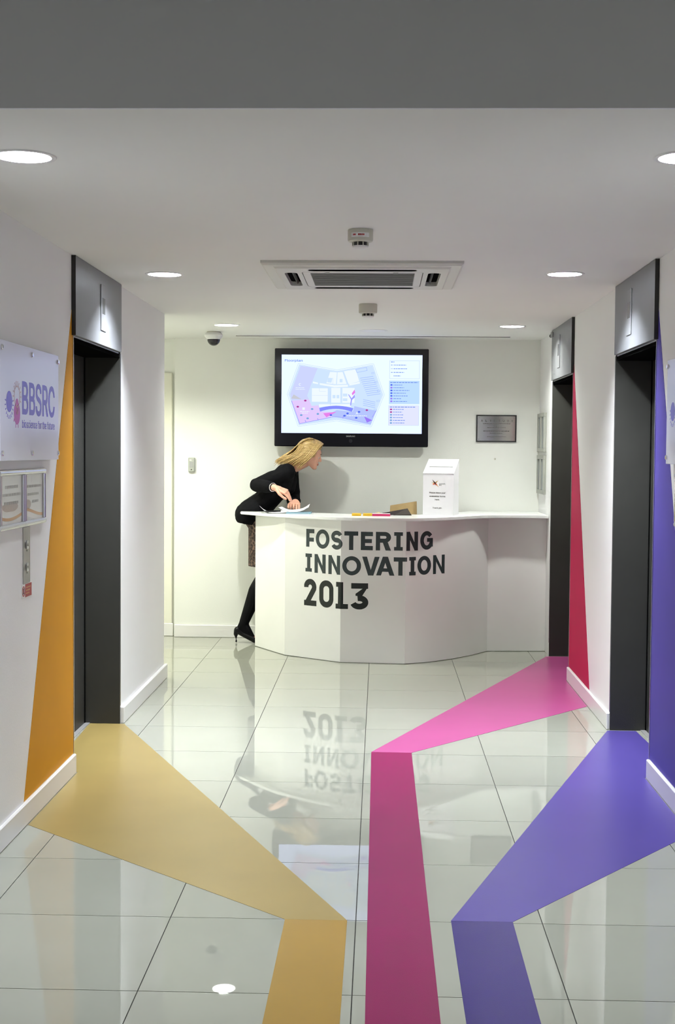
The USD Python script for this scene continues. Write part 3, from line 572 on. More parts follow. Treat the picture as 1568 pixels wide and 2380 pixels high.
snap_frame(frame((XR, 5.782, 1.200), (0, -1, 0), (0, 0, 1)), .350, 'aluminium poster frame beside the purple wedge under the right sign', (XR, 5.67, 1.2), 0)
cpn = thing('call_panel', 'narrow steel lift call panel below the two left poster frames', 'lift call panel', (XL, 5.37, .975))
LT = frame((XL, 5.32, .972), (0, 1, 0), (0, 0, 1))
obj('face_plate', put(bx(0, .105, 0, .226, 0, .003, .0008), LT), 'steel_panel', cpn)
for k, z in enumerate((.155, .065)):
    bt = obj('button', put(ex(rrect(.03, .034, .006), .004), LT @ frame((.055, z, .003), (1, 0, 0), (0, 1, 0))), 'aluminium', cpn)
    sgn = 1 if k == 0 else -1
    obj('arrow', put(ex(Polygon([(-.007, -.005 * sgn), (.007, -.005 * sgn), (0, .007 * sgn)]), .0006), LT @ frame((.055, z, .0071), (1, 0, 0), (0, 1, 0))), 'print_dark', bt)
    obj('shadow_slot', put(ex(sbox(-.003, -.026, .003, -.019), .001), LT @ frame((.055, z, .003), (1, 0, 0), (0, 1, 0))), 'print_dark', cpn)  # small dark mark below each button
fs = thing('safety_sign', 'small red and white safety sign below the call panel', 'sign', (XL, 5.375, .915))
LT = frame((XL, 5.300, .915), (0, 1, 0), (0, 0, 1))
pz = obj('plate', put(bx(0, .15, 0, .056, 0, .002, .0005), LT), 'plastic_white', fs)
obj('red_field', put(bx(.050, .148, .002, .054, .0021, .0026), LT), 'sign_red', pz)
obj('pictogram', put(ex(union_all([Point(.025, .028).buffer(.021).difference(Point(.025, .028).buffer(.016)), LineString([(.011, .042), (.039, .014)]).buffer(.003)]), .0005, .0021), LT), 'sign_red', pz)
obj('pictogram', put(ex(union_all([sbox(.015, .016, .035, .040)]), .0003, .00205), LT), 'print_dark', pz)
obj('lettering', put(ex(union_all(words(.060, .040, .07, .005) + words(.060, .028, .06, .005) + words(.060, .016, .05, .005)), .0004, .0027), LT), 'print_orange', pz)

# ------------------------------------------------------------------ reception desk
PLAN = [(-.887, 10.335), (-.627, 9.889), (-.208, 9.579), (.252, 9.538), (.44, 9.65), (.60, 9.80), (.76, 10.0), (.887, 10.208), (1.329, 10.244)]
desk = thing('reception_desk', 'curved white faceted reception desk with dark lettering on its front', 'reception desk', (0.1, 9.9, 0))
ZT0, ZT1 = 1.018, 1.040
line = LineString(PLAN)
def offs(pts, d):
    l = LineString(pts).offset_curve(d, join_style='mitre'); return list(l.coords)
inner = offs(PLAN, .02)
def panel(k0, k1, gap=-.0006):
    return ex(Polygon([PLAN[i] for i in range(k0, k1 + 1)] + [inner[i] for i in range(k1, k0 - 1, -1)]).buffer(-gap / 2, join_style='mitre'), ZT0 - .0045, .004)
for k0, k1 in ((0, 1), (1, 2), (2, 3), (3, 7), (7, 8)):
    obj('front_panel', panel(k0, k1), 'desk_white', desk, smooth=20 if k1 - k0 > 1 else False)
for a, d in ((1, .28), (3, .30), (5, .30)):
    p0 = np.array(inner[a]); nrm = np.array([.25, .97]) if a < 4 else np.array([-.3, .95]); tdir = np.array([-nrm[1], nrm[0]]) * .009
    q = [p0 + nrm * .004 - tdir, p0 + nrm * .004 + tdir, p0 + nrm * d + tdir, p0 + nrm * d - tdir]
    obj('rib_panel', ex(Polygon(q), ZT0 - .001), 'desk_white', desk)
front = [(-1.006, 10.352), (-.955, 10.372)][:1] + [(-.935, 10.25), (-.80, 10.05)] + [(x, y) for x, y in [(-.651, 9.862), (-.43, 9.685), (-.218, 9.535), (.02, 9.478), (.250, 9.495), (.45, 9.595), (.615, 9.765), (.755, 9.950), (.84, 10.055), (.93, 10.10), (1.12, 10.115), (1.328, 10.118)]]
back = [(1.328, YB - .002), (.80, YB - .002), (.70, 10.60), (.56, 10.32), (.34, 10.13), (.10, 10.06), (-.15, 10.09), (-.40, 10.23), (-.60, 10.32), (-.80, 10.355)]
def chaikin(pts, n=2):
    for _ in range(n):
        out = [pts[0]]
        for a, b in zip(pts[:-1], pts[1:]):
            a, b = np.array(a), np.array(b); out += [tuple(.75 * a + .25 * b), tuple(.25 * a + .75 * b)]
        pts = out + [pts[-1]]
    return pts
top = Polygon(chaikin(front, 2) + chaikin(back, 1)).buffer(0)
topm = cat(ex(top.buffer(-.003), .003, ZT0), ex(top, ZT1 - ZT0 - .006, ZT0 + .003), ex(top.buffer(-.003), .003, ZT1 - .003))
obj('counter_top', topm, 'desk_top', desk)

# lettering, wrapped over the folds of the front
def I_(w, h, t): return union_all([sbox(w / 2 - t / 2, 0, w / 2 + t / 2, h), sbox(w * .02, 0, w * .98, t * .85), sbox(w * .02, h - t * .85, w * .98, h)])
def stroke(pts, t, cap='flat'): return LineString(pts).buffer(t / 2, cap_style=cap, join_style='mitre')
def arc(cx, cy_, a, b, d0, d1, n=24): return [(cx + a * math.cos(math.radians(d)), cy_ + b * math.sin(math.radians(d))) for d in np.linspace(d0, d1, n)]
def glyph(ch, w, h, t):
    H = t / 2
    bxp = sbox(0, 0, w, h)
    if ch == 'I': return I_(w, h, t)
    if ch == 'F': g = [sbox(0, 0, t, h), sbox(0, h - t, w, h), sbox(0, h * .30, w * .95, h * .30 + t * .95)]
    elif ch == 'E': g = [sbox(0, 0, t, h), sbox(0, h - t, w, h), sbox(0, 0, w, t), sbox(0, h / 2 - t * .47, w * .92, h / 2 + t * .47)]
    elif ch == 'T': g = [sbox(0, h - t, w, h), sbox(w / 2 - H, 0, w / 2 + H, h)]
    elif ch in 'O0':
        ell = lambda a, b: affinity.translate(affinity.scale(disc(1, 80), a, b), w / 2, h / 2)
        if ch == 'O': return ell(w / 2, h / 2).difference(ell(w / 2 - t, h / 2 - t * .95))
        r = w * .48; o = sbox(r, r, w - r, h - r).buffer(r, quad_segs=10).intersection(bxp); ri = r - t * .9
        return o.difference(sbox(t + ri, t + ri, w - t - ri, h - t - ri).buffer(ri, quad_segs=8))
    elif ch == 'S':
        a, b = w / 2 - H, h / 4 - t * .22
        g = [stroke(arc(w / 2, h - H - b, a, b, 20, 270) + arc(w / 2, H + b, a, b, 90, -160), t)]
    elif ch == 'R':
        r = h * .29
        bowl = union_all([sbox(0, h - 2 * r, w - r * 1.15, h), affinity.translate(affinity.scale(disc(1), r * 1.15, r), w - r * 1.15, h - r)])
        ri = r - t * .95
        hole = union_all([sbox(t, h - 2 * r + t * .95, w - r * 1.15, h - t * .95), affinity.translate(affinity.scale(disc(1), ri * 1.15, ri), w - r * 1.15, h - r)]).intersection(sbox(t, 0, w, h))
        g = [sbox(0, 0, t, h), bowl.difference(hole), Polygon([(w * .40, h - 2 * r + t * .6), (w * .40 + t * 1.2, h - 2 * r + t * .6), (w, 0), (w - t * 1.25, 0)])]
    elif ch == 'N': g = [sbox(0, 0, t, h), sbox(w - t, 0, w, h), Polygon([(0, h), (t * .9, h), (w, 0), (w - t * .9, 0)])]
    elif ch == 'V': return Polygon([(0, h), (t * 1.15, h), (w / 2, t * 1.3), (w - t * 1.15, h), (w, h), (w / 2 + t * .62, 0), (w / 2 - t * .62, 0)])
    elif ch == 'A':
        out = Polygon([(0, 0), (t * 1.15, 0), (w / 2, h - t * 1.45), (w - t * 1.15, 0), (w, 0), (w / 2 + t * .6, h), (w / 2 - t * .6, h)])
        return union_all([out, sbox(w * .24, h * .20, w * .76, h * .20 + t * .8)]).intersection(Polygon([(0, 0), (w, 0), (w / 2 + t * .6, h), (w / 2 - t * .6, h)]))
    elif ch == 'G':
        a, b = w / 2 - H, h / 2 - H
        g = [stroke(arc(w / 2, h / 2, a, b, 38, 335), t), sbox(w * .52, h * .42, w * .98, h * .42 + t * .9), sbox(w * .98 - t, h * .16, w * .98, h * .42 + t * .5)]
    elif ch == '2':
        r = w / 2 - H
        g = [stroke(arc(w * .48, h - H - r, r * .98, r, 185, -20) + [(w * .06 + t * .5, t * .5)], t), sbox(w * .0, 0, w * .98, t * .95), Polygon([(0, 0), (t, 0), (t * 1.1, t * 1.2), (w * .02, t * .5)])]
    elif ch == '1': g = [sbox(w * .62 - t * .95, 0, w * .62 + t * .05, h), sbox(0, 0, w, t * .85), sbox(w * .04, h - t * .85, w * .62, h)]
    elif ch == '3':
        r = h * .27
        g = [sbox(w * .06, h - t * .95, w * .98, h), Polygon([(w * .98, h), (w * .98, h - t * .6), (w * .66, h * .52), (w * .30, h * .52), (w * .30, h * .60), (w * .66, h - t)]),
             stroke(arc(w / 2, r + t * .02, w / 2 - H, r - H, 105, -165), t)]
    return union_all(g).intersection(bxp)
LINES = [
 (.0300, 'lettering_slate', [('F', .7308, .8061, .9443, .8149), ('O', .8208, .9461, .9462, .8079), ('S', .9634, 1.0628, .9428, .8072), ('T', 1.0755, 1.174, .9403, .808), ('E', 1.1934, 1.2789, .939, .8084), ('R', 1.3005, 1.4081, .94, .8081), ('I', 1.4288, 1.4932, .9394, .8092), ('N', 1.5183, 1.6143, .9427, .8077), ('G', 1.6336, 1.7443, .9444, .8116)]),
 (.0300, 'lettering_slate', [('I', .7244, .7862, .7656, .6343), ('N', .8107, .9133, .7653, .6296), ('N', .9392, 1.0458, .7649, .6288), ('O', 1.062, 1.1964, .7635, .6273), ('V', 1.2038, 1.3281, .7621, .6283), ('A', 1.3043, 1.4342, .7639, .6303), ('T', 1.429, 1.5248, .7612, .6316), ('I', 1.5422, 1.599, .7631, .6322), ('O', 1.6121, 1.7268, .7674, .6329), ('N', 1.7469, 1.8648, .7696, .634)]),
 (.0410, 'lettering_black', [('2', .7145, .832, .5822, .387), ('0', .8564, .9862, .5806, .385), ('1', 1.0072, 1.1048, .5767, .3856), ('3', 1.1198, 1.2504, .5717, .3831)])]
PL = [(-.887, 10.351)] + PLAN[1:]                    # the lengths above were taken along this line
cum = np.r_[0, np.cumsum(np.linalg.norm(np.diff(np.array(PL), axis=0), axis=1))]
for t, mat, letters in LINES:
    for ch, s0, s1, z1, z0 in letters:
        g = affinity.translate(glyph(ch, s1 - s0, z1 - z0, t), s0, z0); ms = []
        for k in range(len(PL) - 1):
            q = g.intersection(sbox(cum[k] - (1e-6 if k else 9), -1, cum[k + 1], 3))
            q = union_all([r for r in getattr(q, 'geoms', [q]) if r.geom_type == 'Polygon' and r.area > 1e-7])
            if q.is_empty: continue
            a, b = np.array(PL[k]), np.array(PL[k + 1]); u = (b - a) / np.linalg.norm(b - a)
            o = a - u * cum[k]
            T = frame((o[0], o[1], 0), (u[0], u[1], 0), (0, 0, 1))
            m = ex(q, .0006, .0003); ms.append(put(m, T))
        obj('letter', cat(ms), mat, desk)

# ------------------------------------------------------------------ things on the desk
def sheet(cx, cy_, w, d, rot, curl, lift, z=ZT1, n=9, th=.0008):
    us = np.linspace(-.5, .5, n); V = []
    for dz in (0, th):
        for u in us:
            for v in (-.5, 0, .5):
                x, y = u * w, v * d
                zz = z + dz + lift + curl[0] * max(0, -u - .1) ** 2 * 4 + curl[1] * max(0, u - .1) ** 2 * 4 + curl[2] * max(0, v) * 2 * (u + .5)
                V.append((cx + x * math.cos(rot) - y * math.sin(rot), cy_ + x * math.sin(rot) + y * math.cos(rot), zz))
    F = []; N = n * 3
    for i in range(n - 1):
        for j in range(2):
            a = i * 3 + j; q = (a, a + 3, a + 4, a + 1)
            F += [(q[0], q[1], q[2]), (q[0], q[2], q[3])]; F += [(N + q[0], N + q[2], N + q[1]), (N + q[0], N + q[3], N + q[2])]
    ring = [i * 3 for i in range(n)] + [(n - 1) * 3 + 1] + [i * 3 + 2 for i in range(n - 1, -1, -1)] + [1]
    for a, b in zip(ring, ring[1:] + ring[:1]): F += [(a, b, N + b), (a, N + b, N + a)]
    m = trimesh.Trimesh(np.array(V), np.array(F), process=False); m.fix_normals(); return m
fo = thing('document_folder', 'pale blue plastic folder under the papers on the desk', 'folder', (-.54, 10.12, ZT1))
obj('cover', bx(-.632, -.450, 10.0, 10.19, ZT1 + .0003, ZT1 + .003, .0008), 'folder_blue', fo)
obj('cover', bx(-.630, -.452, 10.005, 10.185, ZT1 + .009, ZT1 + .0115, .0008), 'folder_blue', fo)
obj('spine', tube([(-.452, 10.0, ZT1 + .006), (-.452, 10.19, ZT1 + .006)], .0058, 10), 'folder_blue', fo)
obj('sheets', bx(-.628, -.46, 10.008, 10.18, ZT1 + .0035, ZT1 + .0085), 'paper', fo)
obj('paper_sheet', sheet(-.735, 10.17, .21, .20, .12, (.075, .006, .015), .0004), 'paper', label='white sheet of paper with raised corner under the black phone', cat='paper')
obj('paper_sheet', sheet(-.575, 10.105, .215, .15, -.10, (.050, .050, .025), .0135), 'paper', label='curled white sheet of paper lying on the blue folder', cat='paper')
obj('paper_sheet', sheet(-.80, 10.22, .10, .12, .3, (.004, .0, .003), .0003), 'paper', label='flat white sheet of paper at the left end of the papers', cat='paper')
ph = thing('mobile_phone', 'black mobile phone lying on the loose papers', 'phone', (-.735, 10.085, ZT1 + .007))
phT = trimesh.transformations.translation_matrix([-.735, 10.085, ZT1 + .0105]) @ trimesh.transformations.rotation_matrix(.03, [0, 1, 0]).T @ trimesh.transformations.rotation_matrix(.3, [0, 0, 1])
obj('body', put(ex(rrect(.115, .058, .014), .010, 0), phT), 'black_matt', ph)
obj('screen', put(ex(rrect(.085, .048, .004), .0006, .0101), phT), 'black_gloss', ph)
for k, (xa, xb, mt, nm, lab) in enumerate(((-.137, -.070, 'note_yellow', 'note_pad', 'yellow note pad at the left of the row on the desk front'), (-.056, .010, 'note_yellow', 'note_pad', 'yellow note pad touching the pink one on the desk'), (.0115, .142, 'note_pink', 'note_pad', 'long pink note pad on the desk beside the yellow ones'))):
    t = thing(nm, lab, 'note pad', ((xa + xb) / 2, 9.84, ZT1))
    obj('pad', bx(xa, xb, 9.80, 9.88, ZT1 + .0002, ZT1 + .016, .0012), mt, t)
    obj('top_sheet', bx(xa + .001, xb - .001, 9.801, 9.879, ZT1 + .0162, ZT1 + .0172), mt if k < 2 else 'paper', t)
lump = trimesh.creation.icosphere(3, 1.0); lump.apply_scale([.021, .015, .010]); v = lump.vertices; v *= (1 + .25 * (meshkit.noise(v * 90, 3)[:, None] - .5)); lump.apply_translation([.055, 10.0, ZT1 + .0095])
obj('eraser', lump, 'beige_soft', smooth=True, label='small beige lump behind the pink note pad', cat='eraser')
cdT = frame((.140, 10.10, ZT1 + .0005), (.995, .1, 0), (0, 0, 1))
cb = thing('cardboard_sheet', 'upright brown cardboard sheet beside the white box', 'cardboard', (.25, 10.1, ZT1))
obj('board', put(ex(Polygon([(0, 0), (.205, 0), (.202, .098), (.004, .066)]), .005), cdT), 'card_brown', cb)
obj('fold', put(bx(.01, .19, 0, .004, -.05, -.001), cdT), 'card_brown', cb)
dk = thing('cardboard_flap', 'dark card leaning in front of the brown cardboard', 'cardboard', (.2, 10.0, ZT1))
obj('board', trimesh.convex.convex_hull(np.array([(x, y + d, ZT1 + z) for d in (0, .004) for x, y, z in ((.085, 9.99, .014), (.272, 10.02, .048), (.300, 9.97, .001), (.165, 9.94, .001), (.10, 9.955, .001))])), 'card_dark', dk)
obj('edge', trimesh.convex.convex_hull(np.array([(x, 9.935 + d, ZT1 + z) for d in (0, .004) for x, z in ((.165, .0005), (.30, .0005), (.298, .008), (.17, .006))])), 'card_dark', dk)
# the evaluation box
BX0, BX1, BY0, BY1 = .386, .617, 10.06, 10.27
BOXROT = trimesh.transformations.rotation_matrix(-.24, [0, 0, 1], [BX0, BY0, 0])
eb = thing('ballot_box', 'white evaluation form box with sloping slotted lid on the desk', 'box', ((BX0 + BX1) / 2, 10.13, ZT1))
prof = [(BY0, ZT1 + .0005), (BY1, ZT1 + .0005), (BY1, 1.452), (BY0, 1.348)]
bd = put(ex(Polygon(prof), BX1 - BX0), frame((BX0, 0, 0), (0, 1, 0), (0, 0, 1)))
du = np.array([0, BY1 - BY0, 1.452 - 1.348]); LL = np.linalg.norm(du); du /= LL
lidT = frame((BX0, BY0, 1.348), (1, 0, 0), du)
W_ = BX1 - BX0
cut = put(bx(.028, W_ - .025, LL * .43, LL * .47, -.02, .02), lidT)
obj('body', put(tri(man(bd) - man(cut)), BOXROT), 'box_white', eb)
lid = man(put(bx(-.002, W_ + .002, -.002, LL + .002, .0003, .0035, .0008), lidT)) - man(cut)
obj('lid', put(tri(lid), BOXROT), 'plastic_white', eb)
bt = BOXROT @ frame((BX0, BY0, ZT1), (1, 0, 0), (0, 0, 1))
cxb = W_ / 2 - .006
obj('lettering', put(cat(txt('Please leave your', cxb - .061, cxb + .061, .158, .172), txt('evaluation forms', cxb - .060, cxb + .060, .134, .146), txt('here.', cxb - .018, cxb + .018, .110, .121), txt('Thank you.', cxb - .036, cxb + .036, .046, .059)).apply_translation([0, 0, .0002]), bt), 'print_dark', eb)
def spk(a, l, w): c, s = math.cos(math.radians(a)), math.sin(math.radians(a)); return Polygon([(-s * w, c * w), (c * l, s * l), (s * w, -c * w), (-c * w, -s * w)])
for mt, sp2, z in (('star_gold', [(42, .034, .004), (52, .026, .003), (168, .030, .004)], .0002), ('star_orange', [(-45, .040, .004), (195, .026, .004)], .0003), ('star_red', [(-28, .020, .005), (212, .024, .006), (-60, .020, .005)], .0005), ('star_dark', [(128, .036, .006), (-52, .014, .006), (60, .016, .004)], .0007)):
    obj('star_emblem', put(ex(affinity.translate(union_all([spk(*q) for q in sp2]), .092, .236), .0004, z), bt), mt, eb)
obj('caption', put(ex(union_all(words(.122, .236, .044, .003) + words(.122, .230, .046, .003)), .0004, .0002), bt), 'print_grey', eb)
obj('caption', put(ex(union_all(words(.122, .223, .018, .005)), .0004, .0002), bt), 'print_dark', eb)

# ------------------------------------------------------------------ the person
PY = 10.56
def Pq(x, z, y=PY):        # a joint of the side view, moved to the depth y along the photograph's rays
    k = y / 10.62; return np.array([CAMX + (x - CAMX) * k, y, CAMH + (z - CAMH) * k])
def ball(p, r): return m3.Manifold.sphere(r, 20).translate(tuple(map(float, p)))
def bone(*pr): return m3.Manifold.batch_hull([ball(p, r) for p, r in pr])
def relax(m, it, most):
    m.merge_vertices(); old = m.vertices.copy(); trimesh.smoothing.filter_taubin(m, lamb=.5, nu=.53, iterations=it)
    v = m.vertices.copy(); bad = np.linalg.norm(v - old, axis=1) > most; v[bad] = old[bad]; m.vertices = v; return m
def fuse(parts, edge=.012, it=12):
    b = m3.Manifold.batch_boolean(parts, m3.OpType.Add).refine_to_length(edge)
    return relax(tri(b), it, edge * 2)
SPEC = dict(hipR=Pq(-.952, .985, 10.475), hipL=Pq(-.940, .985, 10.645), waist=Pq(-.838, 1.112), chest=Pq(-.722, 1.250), upper=Pq(-.684, 1.325), neck=Pq(-.640, 1.378),
            shR=Pq(-.668, 1.338, 10.405), shL=Pq(-.640, 1.335, 10.715), elR=Pq(-.905, 1.236, 10.40), wrR=Pq(-.768, 1.219, 10.235),
            elL=Pq(-.615, 1.120, 10.68), wrL=Pq(-.600, 1.108, 10.46), knR=Pq(-.838, .53, 10.49), anR=Pq(-1.005, .135, 10.50), knL=Pq(-.64, .60, 10.645), anL=Pq(-.640, .135, 10.645))
J = SPEC
ly = np.array([0, 1.0, 0])
H = np.array([-.492, PY, 1.478]); HF = np.array([.955, -.05, -.295]); HF /= np.linalg.norm(HF); HS = np.cross([0, 0, 1.0], HF); HS /= np.linalg.norm(HS); HU = np.cross(HF, HS)
def hd(f, s, u): return H + HF * f + HS * s + HU * u        # head frame: forward, left, up

def hand(w, d, back, thumb_side, curl=.5):
    """palm and five fingers; d towards the fingertips, back = out of the back of the hand"""
    d = d / np.linalg.norm(d); back = back - d * (back @ d); back /= np.linalg.norm(back); sd = np.cross(d, back) * thumb_side
    parts = [bone((w, .024), (w + d * .03 + sd * .012, .021), (w + d * .03 - sd * .014, .019)),
             bone((w + d * .03 + sd * .016, .0165), (w + d * .03 - sd * .018, .015), (w + d * .088 + sd * .030, .0115), (w + d * .084 - sd * .030, .0105))]
    nails = []
    for k, (off, L) in enumerate(((.030, .072), (.010, .080), (-.010, .075), (-.029, .059))):
        p = w + d * (.086 - .004 * abs(k - 1)) + sd * off; a = .15 + .10 * k; rad = (.0098, .0092, .0083, .0074)
        dirv = d * 1.0 + sd * off * 2.2; dirv /= np.linalg.norm(dirv); pts = [p]
        for seg, fr in enumerate((.44, .32, .24)):
            a += curl * (.35, .55, .40)[seg]
            q = dirv * math.cos(a) - back * math.sin(a); pts.append(pts[-1] + q * L * fr)
        for i in range(3): parts.append(bone((pts[i], rad[i]), (pts[i + 1], rad[i + 1])))
        n_ = dirv * math.sin(a) + back * math.cos(a)
        nails.append((pts[3] + n_ * .0066 - q * .001, q, n_))
    t0 = w + d * .022 + sd * .020; t1 = t0 + d * .032 + sd * .026 - back * .012; t2 = t1 + d * .034 + sd * .006 - back * .010; t3 = t2 + d * .024 - sd * .002 - back * .006
    for a_, b_, r0, r1 in ((t0, t1, .0155, .0118), (t1, t2, .0115, .0098), (t2, t3, .0098, .0082)): parts.append(bone((a_, r0), (b_, r1)))
    return parts, nails
handR_d = Pq(-.587, 1.150, 10.20) - J['wrR']
hR, nR = hand(J['wrR'] + handR_d / np.linalg.norm(handR_d) * .012, handR_d, np.array([.35, -.45, .85]), 1, .55)
hL, nL = hand(J['wrL'], np.array([.05, -.95, -.16]), np.array([.05, -.2, 1.0]), 1, .38)
body_parts = [bone((J['hipR'] + [.015, 0, .055], .085), (J['hipL'] + [.015, 0, .055], .085), (J['waist'] - ly * .045, .075), (J['waist'] + ly * .045, .075)),
    bone((J['waist'] - ly * .045, .078), (J['waist'] + ly * .045, .078), (J['chest'] - ly * .075, .088), (J['chest'] + ly * .075, .088)),
    bone((J['chest'] - ly * .075, .088), (J['chest'] + ly * .075, .088), (J['upper'] - ly * .09, .065), (J['upper'] + ly * .09, .065)),
    bone((J['shR'], .050), (J['upper'] - ly * .05, .058), (J['neck'], .05)), bone((J['shL'], .050), (J['upper'] + ly * .05, .058), (J['neck'], .05)),
    bone((J['neck'], .056), (hd(-.022, 0, -.062), .049)),
    bone((J['shR'], .046), (J['elR'], .036)), bone((J['elR'], .037), (J['wrR'], .024)), bone((J['shL'], .046), (J['elL'], .036)), bone((J['elL'], .037), (J['wrL'], .024)),
    bone((J['hipR'] + [.085, .01, -.02], .070), (J['knR'], .052)), bone((J['hipL'] + [.085, -.01, -.02], .070), (J['knL'], .052)),
    bone((J['knR'], .052), (J['knR'] * .68 + J['anR'] * .32 + np.array([-.016, 0, 0]), .053), (J['anR'], .033)), bone((J['knL'], .052), (J['knL'] * .68 + J['anL'] * .32 + np.array([-.016, 0, 0]), .053), (J['anL'], .033))]
def foot(an, heel_z, ball_z, tip):
    heel = an + np.array([-.045, 0, -.05]); bl = np.array([an[0] + tip * .62, an[1], ball_z + .020]); tp = np.array([an[0] + tip, an[1], ball_z + .012])
    return heel, bl, tp
fR = foot(J['anR'], .08, .008, .158); fL = foot(J['anL'], .08, .008, .175)
for (hl, bl, tp), an in ((fR, J['anR']), (fL, J['anL'])):
    body_parts += [bone((an, .032), (hl + [0.012, 0, .006], .022), (bl + [-.03, 0, .012], .022)), bone((bl + [-.03, 0, .010], .022), (bl + ly * .014, .015), (bl - ly * .014, .015)), bone((bl + ly * .012, .013), (bl - ly * .012, .013), (tp + [-.02, 0, 0], .007))]
person = thing('person', 'blonde person in black jacket and tweed skirt leaning over the reception desk', 'person', (-.85, PY, 0))
# the head: skull, brow, cheeks, jaw, chin, nose, mouth, eye sockets, ears
skull = ball((0, 0, 0), 1.0).scale((.094, .074, .088))
def HM(m):
    T = np.column_stack([HF, HS, HU, hd(0, 0, 0)]); return m.transform(T)
L_ = lambda f, s, u: np.array([f, s, u])
MB_ = lambda *pr: m3.Manifold.batch_hull([ball(p, r) for p, r in pr])
face = [skull.translate((-.008, 0, .026)), MB_(((.050, .022, .034), .038), ((.050, -.022, .034), .038), ((.054, .022, -.018), .034), ((.054, -.022, -.018), .034)),
        MB_(((.052, .026, -.020), .032), ((.052, -.026, -.020), .032), ((.068, .008, -.080), .019), ((.068, -.008, -.080), .019), ((.008, .044, -.044), .020), ((.008, -.044, -.044), .020), ((.0, .050, .0), .024), ((.0, -.050, .0), .024)),
        MB_(((.086, 0, .016), .0055), ((.1015, 0, -.017), .0075), ((.078, 0, -.004), .009)), MB_(((.1005, 0, -.018), .0078), ((.089, .0115, -.022), .0062), ((.089, -.0115, -.022), .0062)),
        MB_(((.080, .034, .026), .0085), ((.080, -.034, .026), .0085), ((.083, 0, .026), .0085)), MB_(((.077, .008, -.083), .0125), ((.077, -.008, -.083), .0125)),
        MB_(((.0815, .012, -.047), .0085), ((.0815, -.012, -.047), .0085), ((.0795, .012, -.057), .0085), ((.0795, -.012, -.057), .0085))]
hm = m3.Manifold.batch_boolean(face, m3.OpType.Add)
for s in (1, -1):
    hm = hm - ball((.096, s * .031, .004), .0135)
    hm = hm + (m3.Manifold.batch_hull([ball((-.006, s * .073, .012), .010), ball((-.012, s * .079, .024), .009), ball((-.004, s * .072, -.022), .008)]) - ball((.0, s * .086, .006), .010))
hmesh = relax(tri(hm.refine_to_length(.0055)), 14, .012)
hmesh.vertices = hmesh.vertices @ np.stack([HF, HS, HU]) + H
torso = fuse(body_parts, .013, 12); hands = [fuse(h, .0032, 5) for h in (hR, hL)]
try:
    whole = man(torso) + man(hmesh) + man(hands[0]) + man(hands[1]); skin = tri(whole)
    assert len(skin.faces) > 1000
except Exception:
    skin = cat(torso, hmesh, *hands)
obj('body', skin, 'skin', person, smooth=True)
for s in (1, -1):
    e = trimesh.creation.icosphere(3, .0118); e.apply_translation(hd(.0775, s * .031, .004)); eye = obj('eye', e, 'eye_white', person, smooth=True)
    gz = HF - HU * .25; gz /= np.linalg.norm(gz)
    i_ = trimesh.creation.icosphere(2, .0058); i_.apply_translation(hd(.0775, s * .031, .004) + gz * .0072); obj('iris', i_, 'iris', eye, smooth=True)
    lidm = ball((0, 0, 0), .0128).trim_by_plane((-.35, 0, .94), .0005) + ball((0, 0, 0), .0124).trim_by_plane((-.15, 0, -.99), .0072)
    obj('eyelid', tri(HM(lidm.translate((.0775, s * .031, .004)))), 'skin', eye, smooth=True)
    bw = tube([hd(.0895, s * .013, .0285), hd(.0895, s * .029, .0325), hd(.078, s * .045, .0285)], [.0022, .0024, .0010], 6); obj('eyebrow', bw, 'brow', person, smooth=True)
lipm = m3.Manifold.batch_boolean([bone((hd(.0915, s * .004, -.0475), .0030), (hd(.0875, s * .019, -.0515), .0022)) for s in (1, -1)] + [bone((hd(.0905, s * .004, -.0555), .0036), (hd(.0872, s * .017, -.0525), .0022)) for s in (1, -1)], m3.OpType.Add)
obj('lips', tri(lipm), 'lip', person, smooth=True)
for p_, q_, n_ in nR + nL:
    e = trimesh.creation.icosphere(2, 1.0); sd_ = np.cross(q_, n_); M = np.eye(4); M[:3, 0] = q_ * .0058; M[:3, 1] = sd_ * .0046; M[:3, 2] = n_ * .0016; M[:3, 3] = p_; obj('fingernail', put(e, M), 'nail', person, smooth=True)
# jacket: body, sleeves, flared hem, collar
g = .013
jk = [bone((J['waist'] - ly * .045, .080 + g), (J['waist'] + ly * .045, .080 + g), (J['chest'] - ly * .075, .090 + g), (J['chest'] + ly * .075, .090 + g)),
    bone((J['chest'] - ly * .075, .090 + g), (J['chest'] + ly * .075, .090 + g), (J['upper'] - ly * .09, .066 + g), (J['upper'] + ly * .09, .066 + g)),
    bone((J['shR'], .052 + g), (J['upper'] - ly * .05, .058 + g), (J['neck'] + [-.02, 0, -.02], .045 + g)), bone((J['shL'], .052 + g), (J['upper'] + ly * .05, .058 + g), (J['neck'] + [-.02, 0, -.02], .045 + g)),
    bone((J['hipR'] + [-.012, 0, .015], .112), (J['hipL'] + [-.012, 0, .015], .112), (J['waist'] - ly * .045, .080 + g), (J['waist'] + ly * .045, .080 + g)),
    bone((J['shR'], .050 + g), (J['shR'] * .5 + J['elR'] * .5, .047 + g), (J['elR'], .041 + g)), bone((J['elR'], .041 + g), (J['wrR'] * .78 + J['elR'] * .22, .032 + g)),
    bone((J['shL'], .050 + g), (J['elL'], .040 + g)), bone((J['elL'], .041 + g), (J['wrL'] * .9 + J['elL'] * .1, .030 + g)),
    bone((J['chest'] + [.075, -.05, -.035], .045), (J['chest'] + [.075, .05, -.035], .045), (J['upper'] + [.045, 0, -.03], .05))]
jm = m3.Manifold.batch_boolean(jk, m3.OpType.Add).trim_by_plane((.10, 0, .99), .10 * -1.0 + .99 * .948)
jmesh = relax(tri(jm.refine_to_length(.013)), 8, .02)
